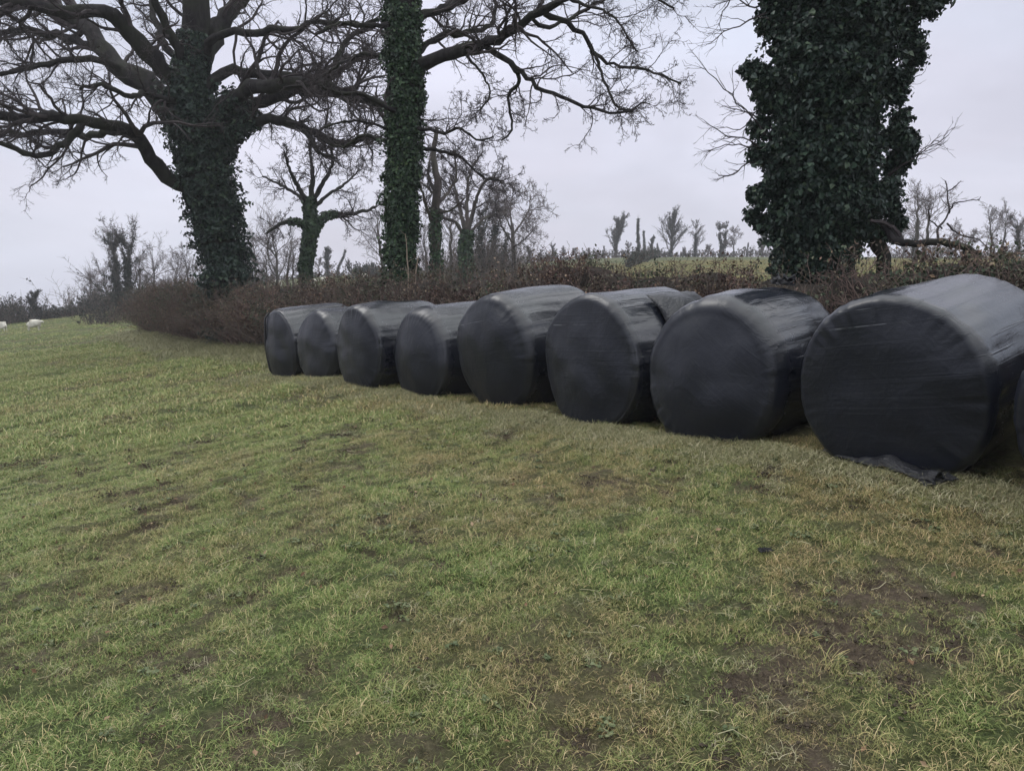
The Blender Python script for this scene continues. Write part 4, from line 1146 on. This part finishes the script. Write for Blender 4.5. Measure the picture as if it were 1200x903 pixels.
# ---- scrub: far hedges and thickets
print('scrub')
def scrub(name, x0, x1, ylo0, ylo1, htop, D0, D1, label, n, depth=1.5, mat=M_scrub, leafy=0, cat='hedge', tw=None, leafm=None):
    """a loose thicket whose foot runs between two photo columns, htop metres high"""
    a, b = at(x0, 330, D0), at(x1, 330, D1)
    t = rng.random(n); px = a[0] + (b[0] - a[0]) * t + rng.normal(0, depth * .3, n); py = a[1] + (b[1] - a[1]) * t + rng.normal(0, depth, n)
    Lh = np.hypot(b[0] - a[0], b[1] - a[1])
    ph = rng.random(3) * 6
    hh = htop * (0.65 + 0.35 * np.sin(t * Lh * 0.5 + ph[0]) * np.sin(t * Lh * 0.23 + ph[1])) * rng.uniform(0.5, 1.15, n)
    tw = tw or max(0.010, (D0 + D1) / 2 * 0.00018)
    P = np.zeros((n, 5, 3)); P[:, 0] = np.stack([px, py, ground(px, py) - .05], -1)
    d = rng.normal(0, 0.3, (n, 3)); d[:, 2] = 1
    for k in range(1, 5):
        d += rng.normal(0, 0.2, d.shape); d[:, 2] = np.maximum(d[:, 2], .2); d /= np.linalg.norm(d, axis=1, keepdims=True)
        P[:, k] = P[:, k - 1] + d * (hh / 4)[:, None]
    R = np.linspace(1.6, .7, 5)[None] * np.full((n, 1), tw)
    base = (float(px.mean()), float(py.mean()), float(ground(px.mean(), py.mean())))
    A = Acc(); V, q = tubes(P, R, 3); A.add(V, q)
    P1, R1 = spawn(P, R, 8, 4, 0.36, (.4, 1.2), .2, .03, .1, .5, .8, rmin=tw * .8); V, q = tubes(P1, R1, 3); A.add(V, q)
    root = thing(name, base, label, cat)
    A.build('twigs', mat, root, base)
    if leafy:
        c = P1.reshape(-1, 3)[rng.integers(0, len(P1) * 4, leafy)]; nr = rng.normal(size=(leafy, 3))
        V, q, r = leaves(c + rng.normal(0, .08, c.shape), nr, (D0 + D1) / 2 * 0.003, 'd', .6); A = Acc(); A.add(V, q, None, r); A.build('leaves', leafm or M_farivy, root, base)
    return root
scrub('far_hedge', -60, 150, 0, 0, 3.0, 63, 70, 'rough brown far hedge behind the sheep at the left edge', 900, 1.2, leafy=7000)
scrub('far_hedge', 90, 300, 0, 0, 4.2, 78, 74, 'grey twiggy thicket beyond the left end of the main hedge', 700, 2.5, leafy=800)
scrub('bushes', 100, 150, 0, 0, 1.3, 50, 46, 'low rough bushes in the grass left of the main hedge end', 150, 1.0, leafy=900, cat='bush')
scrub('thicket', 552, 600, 0, 0, 5.2, 62, 60, 'dense brown thicket at the foot of the copse', 420, 2.5, leafy=1500, cat='thicket')
scrub('thicket', 488, 552, 0, 0, 3.4, 60, 60, 'brown undergrowth below the left trees of the copse', 260, 2.0, leafy=700, cat='thicket')
scrub('dark_bush', 416, 452, 0, 0, 2.4, 104, 100, 'dark bush on the skyline left of the middle ivy trunk', 160, 1.2, leafy=2600, cat='bush')
scrub('field_hedge', 500, 668, 0, 0, 1.1, 46, 52, 'low brown hedge crossing the field below the copse', 500, .35, leafy=2500)
scrub('field_hedge', 735, 770, 0, 0, 1.5, 62, 118, 'narrow dark hedge running up the far field', 320, .35, leafy=2500)
scrub('skyline_hedge', 606, 920, 0, 0, 1.9, 128, 130, 'low twiggy hedge on the far skyline at the foot of the small trees', 800, .6, leafy=1800)
scrub('skyline_hedge', 280, 440, 0, 0, 1.6, 118, 122, 'low twiggy skyline hedge left of the middle trunk', 300, .6, leafy=700)
scrub('skyline_hedge', 1040, 1260, 0, 0, 2.2, 92, 90, 'twiggy far hedge right of the ivy tower', 500, .8, leafy=900)

# pale stakes by the middle trunk
for x, yt, r, lab, ln in ((479, 274, 0.8, 'pale thin dead sapling standing before the middle ivy trunk', -4), (486, 300, 1.1, 'short pale stake leaning right beside the middle ivy trunk', 4)):
    w = px_poly([(x, 345, r * 1.2), (x + ln * .3, (345 + yt) / 2, r), (x + ln, yt, r * .5)], 13.9, 1); P, R = resample(w, 8, 0.05)
    b = (P[0, 0], P[0, 1], float(ground(P[0, 0], P[0, 1])))
    P = np.concatenate([[[P[0, 0], P[0, 1], b[2] - .05]], P]); R = np.concatenate([[R[0]], R])
    A = Acc(); V, q = tubes(P[None], R[None], 6); A.add(V, q)
    Pa, Ra = spawn(P[None], R[None], 5, 4, .12, rmin=.003); V, q = tubes(Pa, Ra, 3); A.add(V, q)
    o = A.build('dead_sapling', M_pale, None, b, True); o.location = b; tag(o, lab, 'sapling')

# ------------------------------------------------------------------ sheep
print('sheep')
M_face, _nt, _b = newmat('sheep_face', 0.8, 0.2)
_n = noise_node(_nt, 20); _r = ramp_node(_nt, _n.outputs[0], [(0.3, (0.5, 0.46, 0.40)), (0.7, (0.62, 0.58, 0.52))]); L(_nt, _r.outputs[0], _b.inputs['Base Color'])
def sheep_mesh():
    """one continuous body: trunk, neck, head, four jointed legs grown with skin + subdivision"""
    vs = [(-.42, 0, .60), (-.2, 0, .60), (.08, 0, .60), (.34, 0, .62), (.46, 0, .72), (.58, 0, .74), (.70, 0, .66),
          (-.40, .12, .46), (-.36, .13, .36), (-.44, .13, .22), (-.41, .13, .02),
          (-.40, -.12, .46), (-.36, -.13, .36), (-.44, -.13, .22), (-.41, -.13, .02),
          (.30, .12, .44), (.31, .12, .22), (.31, .12, .02), (.30, -.12, .44), (.31, -.12, .22), (.31, -.12, .02), (-.53, 0, .56), (-.56, 0, .42)]
    rs = [.25, .31, .31, .27, .15, .11, .055, .10, .07, .035, .03, .10, .07, .035, .03, .09, .035, .03, .09, .035, .03, .05, .03]
    es = [(0, 1), (1, 2), (2, 3), (3, 4), (4, 5), (5, 6), (0, 7), (7, 8), (8, 9), (9, 10), (0, 11), (11, 12), (12, 13), (13, 14), (3, 15), (15, 16), (16, 17), (3, 18), (18, 19), (19, 20), (0, 21), (21, 22)]
    me = bpy.data.meshes.new('sheep_body'); me.from_pydata(vs, es, [])
    o = bpy.data.objects.new('tmp', me); COL.objects.link(o)
    o.modifiers.new('s', 'SKIN')
    for i, r in enumerate(rs): me.skin_vertices[0].data[i].radius = (r, r)
    me.skin_vertices[0].data[2].use_root = True
    m = o.modifiers.new('u', 'SUBSURF'); m.levels = 2; m.render_levels = 2
    dg = bpy.context.evaluated_depsgraph_get(); ev = o.evaluated_get(dg)
    nm = bpy.data.meshes.new_from_object(ev); nm.name = 'fleece'
    bpy.data.objects.remove(o)
    a = nm.attributes.new('rnd', 'FLOAT', 'POINT'); a.data.foreach_set('value', rng.random(len(nm.vertices)).astype(np.float32))
    nm.materials.clear(); nm.materials.append(M_wool)
    for v in nm.vertices:
        if v.co.z > .35 and v.co.x < .5: v.co += v.normal * 0.03 * mnoise.noise(v.co * 14)
    for p in nm.polygons: p.use_smooth = True
    return nm
SM = sheep_mesh()
def ear_mesh():
    V, q, r = leaves(np.array([[0.56, .10, .78], [0.56, -.10, .78]]), np.array([[0, .3, 1.0], [0, -.3, 1.0]]), 0.12, 'ivy', 0.05)
    return V, q, r
for x, y, D, yaw, lab in ((2, 386, 57, 2.9, 'white sheep half cut off by the left edge of the photo'), (41, 385, 64, 0.2, 'white sheep grazing before the far left hedge'),
        (326, 333, 84, 3.0, 'distant sheep below the wide-crowned tree right of the oak'), (367, 332, 78, .3, 'distant sheep at the foot of the short ivy-clad tree'), (381, 330, 76, 2.7, 'distant sheep just right of the short ivy-clad tree'),
        (427, 326, 84, .1, 'distant sheep on the slope below the dark bush'), (562, 319, 74, 3.3, 'distant sheep grazing below the copse')):
    c = hit(x, y + 1) if x > 100 or True else None
    p = at(x, y, D); g = float(ground(p[0], p[1]))
    if x > 100:   # slide along the line of sight until the feet are on the ground
        h = hit(x, y + 3); p = h if 40 < h[1] < 128 else p; g = float(ground(p[0], p[1]))
    else:
        h = hit(x, y + 3); p = h if h[1] < 90 else p; g = float(ground(p[0], p[1]))
    print('sheep', x, np.round(p, 1))
    o = bpy.data.objects.new('sheep', None); COL.objects.link(o)
    o.location = (p[0], p[1], g); o.scale = (.75, .75, .75) if x < 100 else (.9, .9, .9); o.rotation_euler = (0, 0, yaw); tag(o, lab, 'sheep', 'white sheep grazing in the fields')
    b = bpy.data.objects.new('body', SM); COL.objects.link(b); b.parent = o
    V, q, r = ear_mesh(); mesh_from('ears', V, [q], M_face, o, r)

# ------------------------------------------------------------------ grass
print('grass')
lib = bpy.data.collections.new('tuft_library')
def tuft(name, n, rad, ln, wd, mat, k=3, dry=False, flatness=0.5):
    a = rng.random(n) * 6.283; r = rad * np.sqrt(rng.random(n))
    base = np.stack([np.cos(a) * r, np.sin(a) * r, np.full(n, -0.006)], -1)
    az = rng.random(n) * 6.283; out = np.stack([np.cos(az), np.sin(az), np.zeros(n)], -1)
    tilt = rng.uniform(0.25, 1.25, n) * flatness + 0.15
    l = ln * rng.uniform(0.45, 1.25, n)
    P = np.zeros((n, k + 1, 3)); P[:, 0] = base; d_t = tilt.copy()
    for j in range(1, k + 1):
        d = out * np.sin(d_t)[:, None] + np.array([[0, 0, 1.0]]) * np.cos(d_t)[:, None]
        P[:, j] = P[:, j - 1] + d * (l / k)[:, None]; d_t = d_t + rng.uniform(0.1, 0.75, n)
    P[:, :, 2] = np.maximum(P[:, :, 2], np.where(np.arange(k + 1)[None] > 0, 0.002, -.01))
    tw = rng.normal(0, .5, n)
    S = np.stack([-np.sin(az + tw), np.cos(az + tw), np.zeros(n)], -1)
    w = wd * rng.uniform(.6, 1.3, n)
    prof = np.linspace(1, 0.12, k + 1)[None] ** 0.6
    Lf = P + S[:, None] * (w[:, None] * prof / 2)[..., None]; Rt = P - S[:, None] * (w[:, None] * prof / 2)[..., None]
    V = np.stack([Lf, Rt], 2).reshape(-1, 3)
    b = (np.arange(n) * (k + 1) * 2)[:, None]; i = (np.arange(k) * 2)[None]
    q = np.stack([b + i, b + i + 1, b + i + 3, b + i + 2], -1).reshape(-1, 4)
    o = mesh_from(name, V, [q], mat, None, np.repeat(rng.random(n), (k + 1) * 2), False, link=False)
    lib.objects.link(o)
    return o
for i in range(6): tuft('a_tuft_near_%d' % i, 46, 0.085, [0.045, .05, .055, .06, .04, .07][i], 0.0030, M_blade, 3, flatness=.75)
for i in range(2): tuft('b_tuft_long_%d' % i, 40, 0.07, 0.10, 0.0034, M_blade, 4, flatness=0.6)
for i in range(4): tuft('c_tuft_mid_%d' % i, 60, 0.16, 0.065, 0.006, M_blade, 2, flatness=.75)
for i in range(3): tuft('d_tuft_dry_%d' % i, 46, 0.09, 0.085, 0.0036, M_dry, 4, flatness=.8)
for i in range(2): tuft('e_tuft_far_%d' % i, 90, 0.55, 0.055, 0.020, M_blade, 2, flatness=.8)
for i in range(2): tuft('f_tuft_tall_dry_%d' % i, 60, 0.16, 0.30, 0.006, M_dry, 4, flatness=.45)

def crumbs(name):
    A = Acc(); ico = np.array([(0, 0, 1), (.9, 0, .4), (.28, .85, .45), (-.72, .52, .4), (-.72, -.52, .45), (.28, -.85, .4), (0, 0, -.6)])
    tri = np.array([(0, 1, 2), (0, 2, 3), (0, 3, 4), (0, 4, 5), (0, 5, 1), (6, 2, 1), (6, 3, 2), (6, 4, 3), (6, 5, 4), (6, 1, 5)])
    for k in range(26):
        r = rng.uniform(.004, .016) * (1.6 if rng.random() < .12 else 1)
        c = np.array([rng.normal(0, .07), rng.normal(0, .07), r * .2])
        A.add(c + ico * r * rng.uniform(.6, 1.3, ico.shape), None, tri)
    o = A.build(name, M_crumb, None); COL.objects.unlink(o); lib.objects.link(o)
def weed(name):
    n = 16; a = rng.random(n) * 6.28; r = 0.05 * np.sqrt(rng.random(n))
    C = np.stack([np.cos(a) * r, np.sin(a) * r, rng.uniform(.008, .028, n)], -1)
    V, q, rr = leaves(C, np.tile([[0, 0, 1.0]], (n, 1)), 0.026, 'ivy', 0.35)
    o = mesh_from(name, V, [q], M_weed, None, rr * .8, link=False); lib.objects.link(o)
for i in range(3): weed('i_weed_%d' % i)
for i in range(3): crumbs('h_crumbs_%d' % i)
for i in range(3): tuft('g_tuft_thatch_%d' % i, 34, 0.10, 0.035, 0.0028, M_thatch, 2, flatness=1.05)

def scatter(name, X, Y, idx, scl, mat_label=None, sink=0.0):
    Z = ground(X, Y)
    V = np.stack([X, Y, Z - sink], -1)
    o = bpy.data.meshes.new(name); o.vertices.add(len(V)); o.vertices.foreach_set('co', V.astype(np.float32).ravel())
    a = o.attributes.new('idx', 'INT', 'POINT'); a.data.foreach_set('value', idx.astype(np.int32))
    a = o.attributes.new('scl', 'FLOAT', 'POINT'); a.data.foreach_set('value', scl.astype(np.float32))
    rot = np.stack([np.full(len(V), 0.0), np.full(len(V), 0.0), rng.random(len(V)) * 6.283], -1)
    rot[:, 0] = 0.03; rot[:, 1] = -0.08
    a = o.attributes.new('rot', 'FLOAT_VECTOR', 'POINT'); a.data.foreach_set('vector', rot.astype(np.float32).ravel())
    ob = bpy.data.objects.new(name, o); COL.objects.link(ob); ob['kind'] = 'stuff'
    ng = bpy.data.node_groups.new(name + '_nodes', 'GeometryNodeTree')
    ng.interface.new_socket('Geometry', in_out='INPUT', socket_type='NodeSocketGeometry')
    ng.interface.new_socket('Geometry', in_out='OUTPUT', socket_type='NodeSocketGeometry')
    gi = ng.nodes.new('NodeGroupInput'); go = ng.nodes.new('NodeGroupOutput')
    ci = ng.nodes.new('GeometryNodeCollectionInfo'); ci.inputs['Collection'].default_value = lib
    ci.inputs['Separate Children'].default_value = True; ci.inputs['Reset Children'].default_value = True
    ip = ng.nodes.new('GeometryNodeInstanceOnPoints'); ip.inputs['Pick Instance'].default_value = True
    def na(nm, ty):
        n = ng.nodes.new('GeometryNodeInputNamedAttribute'); n.data_type = ty; n.inputs['Name'].default_value = nm; return n.outputs['Attribute']
    ng.links.new(gi.outputs[0], ip.inputs['Points']); ng.links.new(ci.outputs[0], ip.inputs['Instance'])
    ng.links.new(na('idx', 'INT'), ip.inputs['Instance Index'])
    e2r = ng.nodes.new('FunctionNodeEulerToRotation')
    ng.links.new(na('rot', 'FLOAT_VECTOR'), e2r.inputs[0]); ng.links.new(e2r.outputs[0], ip.inputs['Rotation'])
    ng.links.new(na('scl', 'FLOAT'), ip.inputs['Scale'])
    ng.links.new(ip.outputs[0], go.inputs[0])
    md = ob.modifiers.new('scatter', 'NODES'); md.node_group = ng
    return ob
def wedge(n, y0, y1, k=0.9, pad=2.4):
    n = int(n * (1.35 if y1 < 15 else 1.1))
    """random ground points in front of the camera with some room to the sides"""
    y = np.sqrt(rng.random(n) * (y1 ** 2 - y0 ** 2) + y0 ** 2); x = (rng.random(n) * 2 - 1) * (y * k + pad)
    return x, y
names = sorted(o.name for o in lib.objects)
def ids(p): return np.array([i for i, n in enumerate(names) if n.startswith(p)])
def row_dist(x, y):
    """metres in front of the row of bale faces (positive: towards camera side)"""
    p = base_pts[4]
    return -((x - p[0]) * axd[0] + (y - p[1]) * axd[1])
XX, YY, II, SS = [], [], [], []
def put(x, y, idx, s): XX.append(x); YY.append(y); II.append(idx); SS.append(s)
# short grass close by, thin where the ground is poached
x, y = wedge(50000, 1.4, 9.5)
md = np.array([mudf(a, b) for a, b in zip(x, y)])
pk = np.array([pock(a, b) for a, b in zip(x, y)])
keep = rng.random(len(x)) < np.clip(1.05 - np.clip(md - 0.08, 0, 1) * 2.4, 0.30, 1) * (1 - .8 * pk)
x, y, md = x[keep], y[keep], md[keep]
put(x, y, ids('a_')[rng.integers(0, 6, len(x))], rng.uniform(.42, .85, len(x)) * np.where(md < -.18, 1.25, 1) * np.where(md > .1, .75, 1))
# worn thatch of short dry blades over the muddy places
x, y = wedge(22000, 1.4, 12)
md = np.array([mudf(a, b) for a, b in zip(x, y)]); pk = np.array([pock(a, b) for a, b in zip(x, y)]); k2 = (md > -0.02) & (pk < .5); x, y = x[k2], y[k2]
put(x, y, ids('g_')[rng.integers(0, 3, len(x))], rng.uniform(.5, 1.0, len(x)))
x, y = wedge(4200, 1.4, 10)
md = np.array([mudf(a, b) for a, b in zip(x, y)]); pk = np.array([pock(a, b) for a, b in zip(x, y)]); k2 = (md > 0.16) | (pk > .75); x, y = x[k2], y[k2]
put(x, y, ids('h_')[rng.integers(0, 3, len(x))], rng.uniform(.35, .8, len(x)))
x, y = wedge(2600, 1.4, 10)
md = np.array([mudf(a * 1.7 + 30, b * 1.7) for a, b in zip(x, y)]); k2 = md > -0.02; x, y = x[k2], y[k2]
put(x, y, ids('i_')[rng.integers(0, 3, len(x))], rng.uniform(.4, .8, len(x)))
# lusher clumps
x, y = wedge(3800, 1.4, 12)
md = np.array([mudf(a + 7, b) for a, b in zip(x, y)]); k2 = md > 0.06; x, y = x[k2], y[k2]
put(x, y, ids('b_')[rng.integers(0, 2, len(x))], rng.uniform(.5, 1.0, len(x)))
# scattered dry tufts
x, y = wedge(3600, 1.4, 14); put(x, y, ids('d_')[rng.integers(0, 3, len(x))], rng.uniform(.35, .8, len(x)))
x, y = wedge(46000, 8.0, 26); 
md = np.array([mudf(a, b) for a, b in zip(x, y)]); keep = rng.random(len(x)) < np.clip(1.1 - np.clip(md, 0, 1) * 1.8, .3, 1) * np.array([1 - .85 * pock(a, b) for a, b in zip(x, y)]); x, y = x[keep], y[keep]
put(x, y, ids('c_')[rng.integers(0, 4, len(x))], rng.uniform(.6, 1.15, len(x)))
x, y = wedge(26000, 24, 80, .8); put(x, y, ids('e_')[rng.integers(0, 2, len(x))], rng.uniform(.5, 1.1, len(x)))
# dry fringe along the feet of the bales
n = 3800
p0, p1 = np.array(base_pts[8][:2]) - rowd * .8, np.array(base_pts[1][:2]) + rowd * 2.5
t = rng.random(n); o_ = np.abs(rng.normal(0, .28, n)) - 0.06
x = p0[0] + (p1[0] - p0[0]) * t - axd[0] * o_; y = p0[1] + (p1[1] - p0[1]) * t - axd[1] * o_
put(x, y, ids('d_')[rng.integers(0, 3, n)], rng.uniform(.6, 1.15, n))
XX, YY, II, SS = map(np.concatenate, (XX, YY, II, SS))
rd = row_dist(XX, YY)
tt = (XX - base_pts[4][0]) * rowd[0] + (YY - base_pts[4][1]) * rowd[1]
tl = (base_pts[8][0] - base_pts[4][0]) * rowd[0] + (base_pts[8][1] - base_pts[4][1]) * rowd[1]
inside = (rd < -0.22) & (rd > -1.3) & (tt > tl - .5)
k2 = ~inside
gr = scatter('pasture_grass', XX[k2], YY[k2], II[k2], SS[k2])
# tall dry verge along the hedge foot
n = 6500
s = rng.random(n) ** 0.5 * HL; hx, hy, hh, hw, tx, ty = HS(s)
side = np.where(ty * 0 + tx * (-hy) - 0 < 0, 1, 1)
# front side of the hedge is the side nearer the camera
nx, ny = -ty, tx
sg = np.sign(-(nx * hx + ny * hy)); nx, ny = nx * sg, ny * sg
oo = hw * 0.7 + np.abs(rng.normal(0, .55, n))
x, y = hx + nx * oo, hy + ny * oo
rd = row_dist(x, y); tt = (x - base_pts[4][0]) * rowd[0] + (y - base_pts[4][1]) * rowd[1]
bad = (tt > tl - .7) & (rd > -1.35); x, y = x[~bad], y[~bad]
o1 = scatter('dry_verge_grass', x, y, ids('f_')[rng.integers(0, 2, len(x))], rng.uniform(.45, 1.0, len(x)))
# dead leaves and straw lying in the grass
n = 1500
x, y = wedge(n, 1.5, 13); n = len(x)
C = np.stack([x, y, ground(x, y) + 0.022], -1)
V, q, r = leaves(C, np.tile([[0, 0, 1.0]], (n, 1)), 0.032, 'd', 0.5)
A = Acc(); A.add(V, q, None, r); o = A.build('fallen_leaves', M_dead, None); o['kind'] = 'stuff'
n = 900
x, y = wedge(n, 1.5, 9); n = len(x); C = np.stack([x, y, ground(x, y) + 0.035], -1)
a = rng.random(n) * 6.28; l = rng.uniform(.015, .06, n)
P = np.stack([C - np.stack([np.cos(a) * l, np.sin(a) * l, 0 * l + .01], -1), C + rng.normal(0, .008, C.shape), C + np.stack([np.cos(a + .3) * l, np.sin(a + .3) * l, rng.normal(0, .01, n)], -1)], 1)
V, q = tubes(P, np.full((n, 3), .0012), 3); A = Acc(); A.add(V, q, None, np.repeat(rng.uniform(.5, 1, n), 9)); o = A.build('straw_litter', M_dry, None); o['kind'] = 'stuff'
# ------------------------------------------------------------------ damp winter air
hz = bpy.data.materials.new('damp_air'); hz.use_nodes = True
nt = hz.node_tree; nt.nodes.clear()
ho = N(nt, 'ShaderNodeOutputMaterial'); hv = N(nt, 'ShaderNodeVolumePrincipled')
hv.inputs['Color'].default_value = (0.93, 0.93, 0.97, 1); hv.inputs['Density'].default_value = 0.0011
L(nt, hv.outputs[0], ho.inputs['Volume'])
bx = np.array([(x, y, z) for x in (-260, 260) for y in (-60, 260) for z in (-32, 26)], float)
hb = mesh_from('haze', bx, [np.array([(0, 1, 3, 2), (4, 6, 7, 5), (0, 4, 5, 1), (2, 3, 7, 6), (0, 2, 6, 4), (1, 5, 7, 3)])], hz)
hb['kind'] = 'stuff'
print('done')
